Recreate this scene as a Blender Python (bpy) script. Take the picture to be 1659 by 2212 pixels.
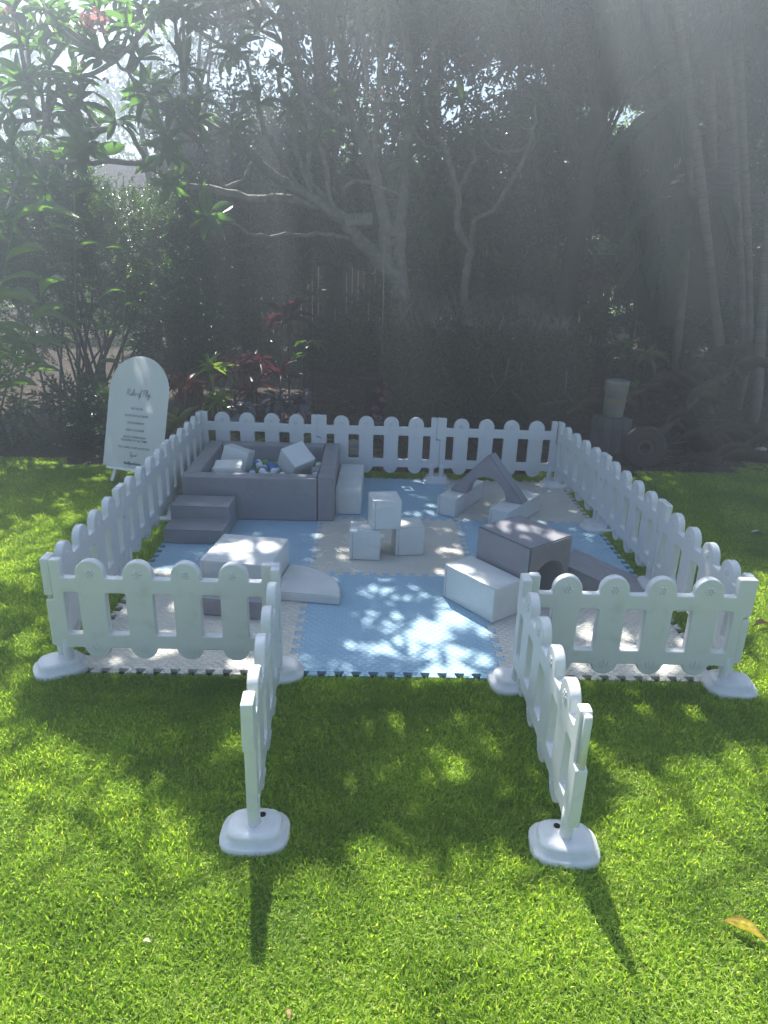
import bpy, bmesh, math, random
import numpy as np
from mathutils import Vector, Matrix
random.seed(7)
rng = np.random.default_rng(7)
PI = math.pi
for o in list(bpy.data.objects):
    bpy.data.objects.remove(o)
S = bpy.context.scene
C = S.collection

# ------------------------------------------------------------------ camera
CAM = (1528.49719, 1.632381, -3.357688, 2.241173, 0.353673, -0.027946, 0.030816)
F, CX, CY, CH, CP, CYAW, CR = CAM
def basis():
    cp, sp = math.cos(CP), math.sin(CP); cy, sy = math.cos(CYAW), math.sin(CYAW)
    cr, sr = math.cos(CR), math.sin(CR)
    right = Vector((cy, sy, 0)); f = Vector((-sy*cp, cy*cp, -sp)); up = right.cross(f)
    return right*cr + up*sr, -right*sr + up*cr, f
RX, UX, FX = basis()
cam = bpy.data.cameras.new('camera'); camo = bpy.data.objects.new('camera', cam); C.objects.link(camo)
cam.sensor_fit = 'VERTICAL'; cam.sensor_height = 36; cam.lens = F/2212*36
cam.clip_start = .05; cam.clip_end = 400
camo.matrix_world = Matrix(((RX.x, UX.x, -FX.x, CX), (RX.y, UX.y, -FX.y, CY), (RX.z, UX.z, -FX.z, CH), (0, 0, 0, 1)))
S.camera = camo
def at(u, v, Y):
    """a point at distance line y=Y seen at (u, v) of a 1659 x 2212 picture: used once, to lay out trees and beds"""
    d = RX*((u-829.5)/F) + UX*((1106-v)/F) + FX
    return Vector((CX, CY, CH)) + d*((Y-CY)/d.y)

# ------------------------------------------------------------------ light
SUN_EL = math.radians(53.5)
SUN_D = Vector((.19*math.cos(SUN_EL)/math.hypot(.19, .98), -.98*math.cos(SUN_EL)/math.hypot(.19, .98), -math.sin(SUN_EL)))  # travel direction
w = bpy.data.worlds.new('World'); S.world = w; w.use_nodes = True
nt = w.node_tree; nt.nodes.clear()
sky = nt.nodes.new('ShaderNodeTexSky'); sky.sky_type = 'NISHITA'; sky.sun_disc = False
sky.sun_elevation = SUN_EL
sky.sun_rotation = math.atan2(-SUN_D.x, -SUN_D.y)
sky.air_density = 1.0; sky.dust_density = 0.6; sky.ozone_density = 1.2
bg = nt.nodes.new('ShaderNodeBackground'); bg.inputs[1].default_value = .068
wo = nt.nodes.new('ShaderNodeOutputWorld')
nt.links.new(sky.outputs[0], bg.inputs[0]); nt.links.new(bg.outputs[0], wo.inputs[0])
sl = bpy.data.lights.new('sun', 'SUN'); sl.energy = 5.0; sl.angle = math.radians(.53); sl.color = (1, .965, .90)
so = bpy.data.objects.new('sun', sl); C.objects.link(so)
so.rotation_euler = SUN_D.to_track_quat('-Z', 'Y').to_euler(); so.location = (0, 6, 12)
S.view_settings.view_transform = 'Standard'; S.view_settings.look = 'None'
S.view_settings.exposure = 1.82; S.view_settings.gamma = 1; S.view_settings.use_curve_mapping = False
cy_ = S.cycles
cy_.use_denoising = True
cy_.max_bounces = 7; cy_.diffuse_bounces = 3; cy_.glossy_bounces = 2; cy_.transmission_bounces = 5
cy_.transparent_max_bounces = 6; cy_.volume_bounces = 0
cy_.sample_clamp_indirect = 4; cy_.caustics_reflective = False; cy_.caustics_refractive = False
GLARE_HAZE_DENSITY = .031

# ------------------------------------------------------------------ materials
def mat(name, col, rough=.6, spec=.4, bump=None, var=None, transl=0, metal=0, coat=0, sheen=0, island=None, alpha=None, tcol=None, sag=None):
    m = bpy.data.materials.new(name); m.use_nodes = True
    n = m.node_tree.nodes; L = m.node_tree.links
    b = n['Principled BSDF']; b.inputs['Roughness'].default_value = rough
    b.inputs['Specular IOR Level'].default_value = spec; b.inputs['Metallic'].default_value = metal
    b.inputs['Coat Weight'].default_value = coat
    b.inputs['Sheen Weight'].default_value = sheen
    colout = None
    if island:       # list of colours picked per loose piece
        g = n.new('ShaderNodeNewGeometry'); r = n.new('ShaderNodeValToRGB'); r.color_ramp.interpolation = 'LINEAR'
        cr = r.color_ramp
        while len(cr.elements) < len(island): cr.elements.new(.5)
        for i, c_ in enumerate(island):
            cr.elements[i].position = i/(len(island)-1); cr.elements[i].color = (*c_, 1)
        L.new(g.outputs['Random Per Island'], r.inputs[0]); colout = r.outputs[0]
    if var:          # (scale, colour2, detail, low, high)
        t = n.new('ShaderNodeTexNoise'); tc = n.new('ShaderNodeTexCoord'); L.new(tc.outputs['Object'], t.inputs['Vector'])
        t.inputs['Scale'].default_value = var[0]; t.inputs['Detail'].default_value = var[2]
        mr = n.new('ShaderNodeMapRange'); mr.inputs[1].default_value = var[3]; mr.inputs[2].default_value = var[4]
        L.new(t.outputs[0], mr.inputs[0])
        mx = n.new('ShaderNodeMix'); mx.data_type = 'RGBA'
        if colout: L.new(colout, mx.inputs[6])
        else: mx.inputs[6].default_value = (*col, 1)
        mx.inputs[7].default_value = (*var[1], 1)
        L.new(mr.outputs[0], mx.inputs[0]); colout = mx.outputs[2]
    if colout: L.new(colout, b.inputs['Base Color'])
    else: b.inputs['Base Color'].default_value = (*col, 1)
    if bump:         # (scale, strength, distance)
        t = n.new('ShaderNodeTexNoise'); tc = n.new('ShaderNodeTexCoord'); L.new(tc.outputs['Object'], t.inputs['Vector'])
        t.inputs['Scale'].default_value = bump[0]; t.inputs['Detail'].default_value = 4
        bp = n.new('ShaderNodeBump'); bp.inputs['Strength'].default_value = bump[1]; bp.inputs['Distance'].default_value = bump[2]
        L.new(t.outputs[0], bp.inputs['Height']); L.new(bp.outputs[0], b.inputs['Normal'])
        if sag:
            t2 = n.new('ShaderNodeTexNoise'); L.new(tc.outputs['Object'], t2.inputs['Vector']); t2.inputs['Scale'].default_value = sag[0]; t2.inputs['Detail'].default_value = 2
            b2 = n.new('ShaderNodeBump'); b2.inputs['Strength'].default_value = sag[1]; b2.inputs['Distance'].default_value = sag[2]
            L.new(t2.outputs[0], b2.inputs['Height']); L.new(b2.outputs[0], bp.inputs['Normal'])
    if transl:
        tr = n.new('ShaderNodeBsdfTranslucent'); ms = n.new('ShaderNodeMixShader'); ms.inputs[0].default_value = transl
        if tcol:
            if colout:
                mm = n.new('ShaderNodeMix'); mm.data_type = 'RGBA'; mm.blend_type = 'MULTIPLY'; mm.inputs[0].default_value = 1
                mm.clamp_result = False
                L.new(colout, mm.inputs[6]); mm.inputs[7].default_value = (*tcol, 1); L.new(mm.outputs[2], tr.inputs[0])
            else: tr.inputs[0].default_value = (*tcol, 1)
        elif colout: L.new(colout, tr.inputs[0])
        else: tr.inputs[0].default_value = (*col, 1)
        L.new(b.outputs[0], ms.inputs[1]); L.new(tr.outputs[0], ms.inputs[2])
        L.new(ms.outputs[0], n['Material Output'].inputs[0])
    return m
M = {}
M['hdpe'] = mat('white moulded plastic', (.61, .62, .625), .42, .45, bump=(260, .12, .001), var=(11, (.50, .505, .48), 6, .55, .85))
M['vinyl_white'] = mat('white vinyl', (.64, .655, .64), .38, .5, bump=(90, .18, .002), var=(4, (.56, .575, .56), 4, .5, .8), sag=(7, .55, .03))
M['vinyl_grey'] = mat('slate grey vinyl', (.26, .258, .285), .36, .5, bump=(70, .2, .002), var=(5, (.225, .225, .25), 4, .4, .8), sag=(7, .55, .03))
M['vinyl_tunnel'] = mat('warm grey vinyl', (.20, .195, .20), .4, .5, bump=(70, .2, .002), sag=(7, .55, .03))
M['seam'] = mat('seam thread', (.44, .455, .455), .6)
M['seam_dark'] = mat('dark seam', (.13, .135, .16), .6)
M['board'] = mat('frosted acrylic', (.82, .84, .84), .45, .4, transl=.5, tcol=(.92, .94, .95))
M['white_wood'] = mat('white painted timber', (.78, .78, .76), .5, .4, bump=(30, .15, .002))
M['ink'] = mat('black lettering', (.03, .03, .035), .6)
M['ball_white'] = mat('white ball plastic', (.78, .80, .82), .25, .5)
M['ball_clear'] = mat('pearly ball plastic', (.60, .64, .68), .15, .6, coat=.3)
M['ball_blue'] = mat('blue ball plastic', (.03, .17, .52), .25, .5)
M['ball_green'] = mat('green ball plastic', (.06, .32, .06), .25, .5)
M['soil'] = mat('mulch soil', (.042, .03, .022), .9, .2, bump=(40, 1, .03), var=(14, (.10, .075, .055), 8, .45, .75))
M['lawn'] = mat('lawn soil', (.03, .052, .014), .9, .2, bump=(60, 1, .02), var=(3, (.045, .07, .016), 6, .4, .7))
M['far_ground'] = mat('far ground', (.12, .14, .05), .95, .1, var=(.5, (.16, .15, .09), 5, .4, .7))
M['grass'] = mat('grass blade', (0, 0, 0), .48, .45, transl=.58, tcol=(1.98, 2.02, .88), var=(1.7, (.13, .22, .03), 5, .42, .78), island=[(.09, .154, .023), (.165, .262, .034), (.23, .342, .044), (.30, .42, .058), (.37, .46, .082), (.47, .475, .165)])
_g = M['grass'].node_tree; _n = [q for q in _g.nodes if q.type == 'TEX_NOISE'][0]; _p = _g.nodes.new('ShaderNodeNewGeometry'); _g.links.new(_p.outputs['Position'], _n.inputs['Vector'])
M['bark'] = mat('frangipani bark', (.16, .148, .13), .85, .2, bump=(25, .8, .02), var=(9, (.29, .275, .25), 6, .45, .7))
M['bark_dark'] = mat('dark bark', (.055, .045, .038), .9, .2, bump=(20, .8, .02), var=(6, (.09, .08, .07), 6, .4, .7))
M['palm_bark'] = mat('ringed palm stem', (.10, .085, .068), .75, .3, bump=(12, .5, .02), var=(6, (.17, .15, .125), 5, .4, .7))
M['frangi'] = mat('frangipani leaf', (0, 0, 0), .38, .5, transl=.5, tcol=(2.6, 2.9, .8), island=[(.035, .075, .03), (.05, .105, .035), (.06, .125, .04), (.075, .14, .045)])
M['canopy'] = mat('evergreen leaf', (0, 0, 0), .32, .55, transl=.22, tcol=(1.6, 2.0, .6), island=[(.018, .04, .016), (.03, .06, .022), (.04, .075, .028), (.055, .09, .035)])
M['bright_leaf'] = mat('light green leaf', (0, 0, 0), .42, .45, transl=.45, tcol=(1.8, 2.0, .55), island=[(.06, .12, .025), (.10, .18, .035), (.13, .22, .045), (.18, .26, .05)])
M['shrub_leaf'] = mat('small glossy leaf', (0, 0, 0), .24, .7, transl=.32, tcol=(1.7, 2.0, .6), island=[(.035, .07, .028), (.05, .095, .035), (.07, .12, .045), (.10, .15, .06)])
M['ginger'] = mat('ginger leaf', (0, 0, 0), .35, .5, transl=.45, tcol=(1.8, 2.1, .55), island=[(.06, .125, .03), (.08, .15, .035), (.11, .18, .045)])
M['hedge_leaf'] = mat('hedge leaf', (0, 0, 0), .38, .45, transl=.2, tcol=(1.5, 1.8, .7), island=[(.022, .035, .016), (.035, .052, .024), (.05, .07, .03), (.075, .085, .05)])
M['twig'] = mat('cut twig', (.13, .115, .095), .85, .2, var=(8, (.22, .20, .165), 4, .4, .7))
M['palm_leaf'] = mat('palm leaflet', (0, 0, 0), .4, .45, transl=.28, tcol=(1.6, 1.9, .6), island=[(.025, .05, .02), (.035, .07, .025), (.055, .09, .035)])
M['dry'] = mat('dry frond', (.06, .043, .03), .85, .2, bump=(30, .5, .01), var=(10, (.10, .075, .05), 5, .4, .7))
M['litter'] = mat('dry leaf', (0, 0, 0), .7, .3, transl=.2, island=[(.07, .045, .03), (.12, .08, .05), (.18, .13, .08), (.26, .20, .13), (.10, .07, .05)])
M['red'] = mat('red cordyline leaf', (0, 0, 0), .35, .5, transl=.45, tcol=(1.7, .9, .8), island=[(.07, .03, .03), (.13, .035, .03), (.17, .06, .035), (.10, .05, .04)])
M['darkred'] = mat('dark cordyline leaf', (0, 0, 0), .35, .5, transl=.3, tcol=(1.8, .9, 1), island=[(.04, .02, .028), (.06, .028, .035), (.085, .04, .045)])
M['lime'] = mat('lime dracaena leaf', (0, 0, 0), .35, .5, transl=.5, tcol=(1.6, 1.7, .5), island=[(.11, .19, .03), (.17, .26, .045), (.26, .32, .10)])
M['strap'] = mat('variegated strap leaf', (0, 0, 0), .35, .5, transl=.45, tcol=(1.5, 1.6, .7), island=[(.08, .13, .03), (.16, .21, .06), (.30, .32, .16), (.05, .10, .03)])
M['purple'] = mat('purple shield leaf', (0, 0, 0), .3, .6, transl=.15, island=[(.05, .04, .06), (.08, .065, .085), (.16, .14, .17), (.04, .05, .045)])
M['pink'] = mat('pink petal', (0, 0, 0), .6, .3, transl=.5, tcol=(1.1, 1, 1), island=[(.62, .26, .25), (.70, .40, .37), (.74, .50, .48)])
M['pale_pink'] = mat('pale petal', (0, 0, 0), .6, .3, transl=.45, island=[(.62, .42, .44), (.70, .55, .52), (.72, .66, .55)])
M['magenta'] = mat('magenta flower', (0, 0, 0), .7, .3, transl=.3, island=[(.20, .06, .12), (.28, .09, .17)])
M['yellowleaf'] = mat('yellow fallen leaf', (.60, .50, .07), .6, .3, transl=.3, var=(30, (.36, .26, .06), 3, .45, .6))
M['brownleaf'] = mat('brown fallen leaf', (.30, .19, .09), .7, .3, transl=.2, var=(30, (.20, .12, .06), 3, .45, .6))
M['paleleaf'] = mat('pale fallen leaf', (.38, .38, .24), .7, .3)
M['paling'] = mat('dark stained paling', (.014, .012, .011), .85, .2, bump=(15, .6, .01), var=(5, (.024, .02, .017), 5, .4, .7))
M['timber'] = mat('weathered timber', (.20, .15, .095), .8, .3, bump=(12, .6, .01), var=(4, (.28, .22, .15), 5, .4, .7))
M['sleeper'] = mat('grey sleeper timber', (.10, .095, .085), .85, .2, bump=(20, .8, .02), var=(5, (.16, .15, .13), 6, .4, .7))
M['ceramic'] = mat('celadon glaze', (.15, .15, .13), .55, .35, var=(5, (.23, .22, .19), 4, .4, .7))
M['pot'] = mat('dark plastic pot', (.03, .03, .032), .5, .4)
M['rock'] = mat('pale rock', (.24, .21, .19), .85, .2, bump=(20, .8, .02), var=(8, (.34, .30, .27), 5, .4, .7))
M['palerock'] = mat('sandy stone', (.48, .38, .30), .85, .2, bump=(20, .8, .02))
M['roof_tile'] = mat('terracotta roof tile', (.46, .28, .22), .8, .2, bump=(20, .5, .01), var=(2, (.38, .22, .17), 5, .4, .7))
M['gap'] = mat('dark underlay and recess shade', (.02, .015, .012), .9, .1)  # roof underlay; also painted shade in foot holes and hedge core
M['render'] = mat('pale wall', (.55, .50, .42), .9, .1)
M['salmon'] = mat('salmon cladding', (.60, .33, .27), .9, .1)
M['shrine'] = mat('dark shrine timber', (.04, .033, .032), .8, .25, bump=(30, .6, .01), var=(8, (.065, .052, .05), 5, .4, .7))
M['shrine_cap'] = mat('reddish shingle', (.085, .055, .05), .8, .25, bump=(30, .6, .01))
M['plate'] = mat('old white enamel', (.20, .205, .19), .6, .3, var=(15, (.15, .15, .135), 4, .5, .7))
M['plate_ink'] = mat('worn black enamel', (.06, .06, .06), .6)
M['white_bamboo'] = mat('stake', (.20, .18, .13), .8)

def eva(name, col, col2):
    """foam with raised tread marks in a herringbone: fine relief only"""
    m = mat(name, col, .62, .35, var=(6, col2, 5, .45, .75)); n = m.node_tree.nodes; L = m.node_tree.links
    tc = n.new('ShaderNodeTexCoord'); sp = n.new('ShaderNodeSeparateXYZ'); L.new(tc.outputs['Object'], sp.inputs[0])
    def mth(op, a, b=None, c=None):
        q = n.new('ShaderNodeMath'); q.operation = op
        for i, x in enumerate((a, b, c)):
            if x is None: continue
            if isinstance(x, (int, float)): q.inputs[i].default_value = x
            else: L.new(x, q.inputs[i])
        return q.outputs[0]
    P_ = .052
    def bars(sx, sy, ang):
        x = mth('ADD', sp.outputs[0], sx); y = mth('ADD', sp.outputs[1], sy)
        fx = mth('SUBTRACT', mth('FLOORED_MODULO', x, P_), P_/2); fy = mth('SUBTRACT', mth('FLOORED_MODULO', y, P_), P_/2)
        ca, sa = math.cos(ang), math.sin(ang)
        u = mth('ADD', mth('MULTIPLY', fx, ca), mth('MULTIPLY', fy, sa))
        v = mth('SUBTRACT', mth('MULTIPLY', fy, ca), mth('MULTIPLY', fx, sa))
        r = mth('ADD', mth('POWER', mth('ABSOLUTE', mth('DIVIDE', u, .019)), 2), mth('POWER', mth('ABSOLUTE', mth('DIVIDE', v, .0055)), 2))
        q = n.new('ShaderNodeMapRange'); q.interpolation_type = 'SMOOTHSTEP'
        q.inputs[1].default_value = 1.3; q.inputs[2].default_value = .3; L.new(r, q.inputs[0]); return q.outputs[0]
    h = mth('MAXIMUM', bars(0, 0, math.radians(40)), bars(P_/2, P_/2, math.radians(40)))
    h = mth('MAXIMUM', h, mth('MAXIMUM', bars(P_/2, 0, math.radians(-40)), bars(0, P_/2, math.radians(-40))))
    bp = n.new('ShaderNodeBump'); bp.inputs['Strength'].default_value = 1; bp.inputs['Distance'].default_value = .005
    L.new(h, bp.inputs['Height']); L.new(bp.outputs[0], n['Principled BSDF'].inputs['Normal'])
    return m
M['eva_blue'] = eva('blue foam', (.33, .50, .62), (.30, .465, .585))
M['eva_white'] = eva('cream foam', (.62, .595, .53), (.55, .535, .485))

# ------------------------------------------------------------------ object helpers
def tag(o, label=None, cat=None, group=None, kind=None):
    if label: o['label'] = label
    if cat: o['category'] = cat
    if group: o['group'] = group
    if kind: o['kind'] = kind
    return o
def empty(name, loc, rz=0, label=None, cat=None, group=None):
    o = bpy.data.objects.new(name, None); C.objects.link(o); o.location = loc; o.rotation_euler = (0, 0, rz)
    o.empty_display_size = .1
    return tag(o, label, cat, group)
def link(name, me, m=None, parent=None, loc=None, rot=None):
    o = bpy.data.objects.new(name, me); C.objects.link(o)
    if m is not None and not me.materials: me.materials.append(m)
    if parent: o.parent = parent
    if loc is not None: o.location = loc
    if rot is not None: o.rotation_euler = rot
    return o
def copy_tree(o, parent=None):
    c = o.copy(); C.objects.link(c)
    if parent: c.parent = parent
    for ch in list(o.children): copy_tree(ch, c)
    return c
def arr_mesh(name, V, tris=None, quads=None, smooth=False):
    V = np.asarray(V, np.float32).reshape(-1, 3)
    T = np.zeros((0, 3), np.int32) if tris is None else np.asarray(tris, np.int32).reshape(-1, 3)
    Q = np.zeros((0, 4), np.int32) if quads is None else np.asarray(quads, np.int32).reshape(-1, 4)
    me = bpy.data.meshes.new(name)
    me.vertices.add(len(V)); me.vertices.foreach_set('co', V.ravel())
    nl = T.size+Q.size; me.loops.add(nl)
    me.loops.foreach_set('vertex_index', np.concatenate([T.ravel(), Q.ravel()]))
    me.polygons.add(len(T)+len(Q))
    st = np.concatenate([np.arange(len(T))*3, len(T)*3+np.arange(len(Q))*4]).astype(np.int32)
    me.polygons.foreach_set('loop_start', st)
    if smooth: me.polygons.foreach_set('use_smooth', np.ones(len(T)+len(Q), bool))
    me.update(calc_edges=True); return me
def bm_mesh(name, bm, smooth_ang=None):
    bmesh.ops.recalc_face_normals(bm, faces=bm.faces)
    if smooth_ang is not None:
        for f in bm.faces: f.smooth = True
        for e in bm.edges:
            if len(e.link_faces) == 2: e.smooth = e.calc_face_angle(0) < smooth_ang
    me = bpy.data.meshes.new(name); bm.to_mesh(me); bm.free(); return me
def box(bm, c, s, rz=0, bev=0, rot=None):
    r = bmesh.ops.create_cube(bm, size=1); vs = r['verts']
    for v in vs: v.co = Vector((v.co.x*s[0], v.co.y*s[1], v.co.z*s[2]))
    if bev:
        es = list({e for v in vs for e in v.link_edges})
        q = bmesh.ops.bevel(bm, geom=es, offset=bev, segments=2, affect='EDGES', profile=.6)
        vs = list({v for f in q['faces'] for v in f.verts} | {v for v in vs if v.is_valid})
    mt = Matrix.Translation(c) @ (rot.to_4x4() if rot else Matrix.Rotation(rz, 4, 'Z'))
    bmesh.ops.transform(bm, matrix=mt, verts=vs)
def box_mesh(name, s, bev=0, c=(0, 0, 0)):
    bm = bmesh.new(); box(bm, Vector(c), s, 0, bev); return bm_mesh(name, bm, math.radians(50) if bev else None)
def prism(poly, h, bev=.012, seg=3, puff=0, z0=0, name='prism'):
    """upholstered foam shape: extruded polygon with rounded edges"""
    bm = bmesh.new()
    lo = [bm.verts.new((x, y, z0)) for x, y in poly]; hi = [bm.verts.new((x, y, z0+h)) for x, y in poly]
    n = len(poly)
    bm.faces.new(lo[::-1]); bm.faces.new(hi)
    for i in range(n): bm.faces.new((lo[i], lo[(i+1) % n], hi[(i+1) % n], hi[i]))
    bmesh.ops.recalc_face_normals(bm, faces=bm.faces)
    es = [e for e in bm.edges if len(e.link_faces) == 2 and e.calc_face_angle(0) > math.radians(25)]
    if bev: bmesh.ops.bevel(bm, geom=es, offset=bev, segments=seg, affect='EDGES', profile=.6)
    for f in bm.faces: f.smooth = True
    for e in bm.edges:
        big = any(f.calc_area() > .01 for f in e.link_faces)
        e.smooth = not big or (len(e.link_faces) == 2 and e.calc_face_angle(0) < math.radians(4))
    me = bpy.data.meshes.new(name); bm.to_mesh(me); bm.free(); return me
def tube_arrays(pts, rad, sides=8, off=0, cap=True):
    pts = np.asarray(pts, float); n = len(pts)
    rad = np.broadcast_to(np.asarray(rad, float), (n,)) if np.ndim(rad) == 0 else np.asarray(rad, float)
    tang = np.gradient(pts, axis=0); tang /= np.linalg.norm(tang, axis=1, keepdims=True)+1e-9
    ref = np.array([0, 0, 1.]) if abs(tang[0][2]) < .9 else np.array([1., 0, 0])
    V = []; a = np.linspace(0, 2*PI, sides, endpoint=False)
    u = np.cross(ref, tang[0]); u /= np.linalg.norm(u)
    for i in range(n):
        u = u - tang[i]*(u@tang[i]); u /= np.linalg.norm(u)+1e-9; v = np.cross(tang[i], u)
        V.append(pts[i]+rad[i]*(np.cos(a)[:, None]*u+np.sin(a)[:, None]*v))
    V = np.concatenate(V); Q = []
    for i in range(n-1):
        for k in range(sides):
            Q.append((i*sides+k, i*sides+(k+1) % sides, (i+1)*sides+(k+1) % sides, (i+1)*sides+k))
    T = []
    if cap:
        V = np.vstack([V, pts[0], pts[-1]]); c0, c1 = n*sides, n*sides+1
        for k in range(sides):
            T.append((c0, (k+1) % sides, k)); T.append((c1, (n-1)*sides+k, (n-1)*sides+(k+1) % sides))
    return V, np.array(T, int).reshape(-1, 3)+off, np.array(Q, int)+off
def tubes(name, list_, sides=8):
    V = []; T = []; Q = []; o = 0
    for pts, rad in list_:
        v, t, q = tube_arrays(pts, rad, sides, o); V.append(v); T.append(t); Q.append(q); o += len(v)
    return arr_mesh(name, np.concatenate(V), np.concatenate(T), np.concatenate(Q), True)
def smooth_line(pts, n=6, wob=0):
    """Catmull-Rom through the points"""
    P = [np.array(p, float) for p in pts]; P = [2*P[0]-P[1]]+P+[2*P[-1]-P[-2]]; out = []
    for i in range(1, len(P)-2):
        for t in np.linspace(0, 1, n, endpoint=False):
            a, b, c, d = P[i-1:i+3]
            out.append(.5*((2*b)+(-a+c)*t+(2*a-5*b+4*c-d)*t*t+(-a+3*b-3*c+d)*t**3))
    out.append(P[-2]); out = np.array(out)
    if wob: out[1:-1] += rng.normal(0, wob, out[1:-1].shape)
    return out
def ramp(n, a, b): return np.linspace(a, b, n)

# --- leaf templates: x across, y along, z up; returned as (verts, quads, tris)
def leaf_template(nseg, shape, fold=.15, droop=.2, wave=0):
    """shape: function s->half width (unit length)"""
    V = []; Q = []; T = []
    for i in range(nseg+1):
        s = i/nseg; hw = shape(s); y = s; z = -droop*s*s
        y = s*(1-.25*droop*s)
        V += [(-hw, y, z+fold*hw*2+wave*math.sin(s*14)), (0, y, z), (hw, y, z+fold*hw*2-wave*math.sin(s*14))]
    for i in range(nseg):
        a = i*3
        Q += [(a, a+1, a+4, a+3), (a+1, a+2, a+5, a+4)]
    return np.array(V, float), np.array(Q, int), np.zeros((0, 3), int)
def ob_shape(wd): return lambda s: wd*max(0.015, (math.sin(PI*min(1, s**1.25*.97+.02)))**.8)
DIAMOND = (np.array([(0, 0, 0), (.5, .42, .12), (0, 1, -.12), (-.5, .42, .12)], float), np.zeros((0, 4), int), np.array([(0, 1, 2), (0, 2, 3)]))
def place(template, P, D, U, L, Wd):
    """instance the template N times; P base, D direction, U up-ish, L length, Wd width"""
    tv, tq, tt = template; N = len(P)
    P = np.asarray(P, float); D = np.asarray(D, float); D = D/(np.linalg.norm(D, axis=1, keepdims=True)+1e-9)
    U = np.asarray(U, float); X = np.cross(D, U); X /= np.linalg.norm(X, axis=1, keepdims=True)+1e-9; Z = np.cross(X, D)
    L = np.broadcast_to(L, (N,)); Wd = np.broadcast_to(Wd, (N,))
    V = P[:, None]+tv[None, :, 0:1]*X[:, None]*Wd[:, None, None]+tv[None, :, 1:2]*D[:, None]*L[:, None, None]+tv[None, :, 2:3]*Z[:, None]*L[:, None, None]
    nv = len(tv); off = (np.arange(N)*nv)[:, None, None]
    return V.reshape(-1, 3), (tt[None]+off).reshape(-1, 3), (tq[None]+off).reshape(-1, 4)
def leaf_mesh(name, template, P, D, U, L, Wd, smooth=False):
    V, T, Q = place(template, P, D, U, L, Wd); return arr_mesh(name, V, T, Q, smooth)
def join_arrays(name, lst, smooth=False):
    V = []; T = []; Q = []; o = 0
    for v, t, q in lst: V.append(v); T.append(t+o); Q.append(q+o); o += len(v)
    return arr_mesh(name, np.concatenate(V), np.concatenate(T), np.concatenate(Q), smooth)
def rand_dirs(n):
    d = rng.normal(size=(n, 3)); return d/np.linalg.norm(d, axis=1, keepdims=True)

# --- where the crowns let the sun through (ground coordinates, metres)
LIT = [(-.264, -.174), (.005, -.401), (.241, -.538), (.502, -.664), (.763, -.841), (.968, -1.027), (1.101, -1.218), (1.363, -1.303), (1.608, -1.224), (1.862, -1.232), (2.053, -1.161), (2.292, -1.272), (2.524, -1.156), (2.733, -.978), (2.755, -.781), (3.052, -.619), (3.368, -.613), (3.667, -.471), (5, -.2), (5, -12), (-12, -12), (-12, .5), (-1, .3)]
LIT2 = [(4.25, 1.2), (4.9, 1.7), (5.6, 1.7), (5.6, -.3), (3.88, -.3), (3.66, -.02), (3.85, .3)]
HOLES = np.array([(1.853, .671, .015, .042), (2.176, .761, .015, .056), (1.967, .576, .015, .03), (1.897, .428, .015, .052), (1.992, .444, .015, .049), (2.059, .392, .015, .04), (2.14, .349, .015, .04), (2.199, .299, .015, .035), (2.093, .561, .015, .036), (1.56, .332, .015, .061), (1.68, .266, .015, .053), (1.789, .256, .015, .03), (2.061, .252, .015, .044), (2.189, .247, .015, .032), (2.259, .301, .015, .034), (2.375, .456, .015, .046), (2.354, .194, .015, .061), (1.658, .125, .015, .042), (1.536, .09, .015, .035), (2.147, .076, .015, .039), (2.285, .656, .015, .029), (2.156, .923, .015, .041), (2.047, 1.027, .015, .027), (1.983, 1.119, .015, .028), (2.26, 1.784, .015, .053), (2.366, 1.744, .015, .042), (2.189, 1.408, .015, .038), (.673, 1.208, .27, .04), (.648, 1.143, .27, .04), (.687, 1.081, .27, .03), (.588, 1.093, .27, .027), (.769, 1.049, .27, .03), (.839, 1.147, .27, .04), (.881, 1.028, .27, .046), (.877, .911, .27, .038), (.958, 1.141, .27, .033), (.926, 1.273, .27, .041), (1.014, 1.202, .27, .027), (2.606, 1.209, .48, .036), (2.684, 1.125, .48, .039), (2.578, 1.053, .48, .034), (2.784, 1.155, .48, .039), (2.755, 1.077, .48, .039), (2.697, .928, .48, .034), (2.883, .983, .48, .031), (2.914, .926, .48, .03), (2.259, .989, .27, .035), (2.313, .902, .27, .061), (2.403, .822, .27, .033), (2.365, .741, .27, .041), (2.501, .726, .27, .026), (.125, -.246, 0, .041), (.32, -.261, 0, .033), (.835, -.229, 0, .041), (1.655, -.21, 0, .034), (1.598, -.828, 0, .043), (2.151, -.355, 0, .067), (2.271, -.498, 0, .056), (1.797, -.363, 0, .05), (1.964, -.638, 0, .053), (2.095, -.82, 0, .036), (3.373, -.291, 0, .061), (3.121, -.176, 0, .053), (3.546, -.437, 0, .05),
   # mat strip under the front fence, bed plants and mulch spots that catch the sun
   (.25, .12, .015, .06), (.42, .35, .015, .07), (.38, .75, .015, .05), (.95, .1, .015, .04), (3.2, .25, .015, .09), (3.35, .12, .015, .08), (2.75, .4, .015, .05), (3.0, .35, .015, .05), (.15, 1.3, .015, .05), (.28, 1.35, .015, .04)], float)
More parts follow.
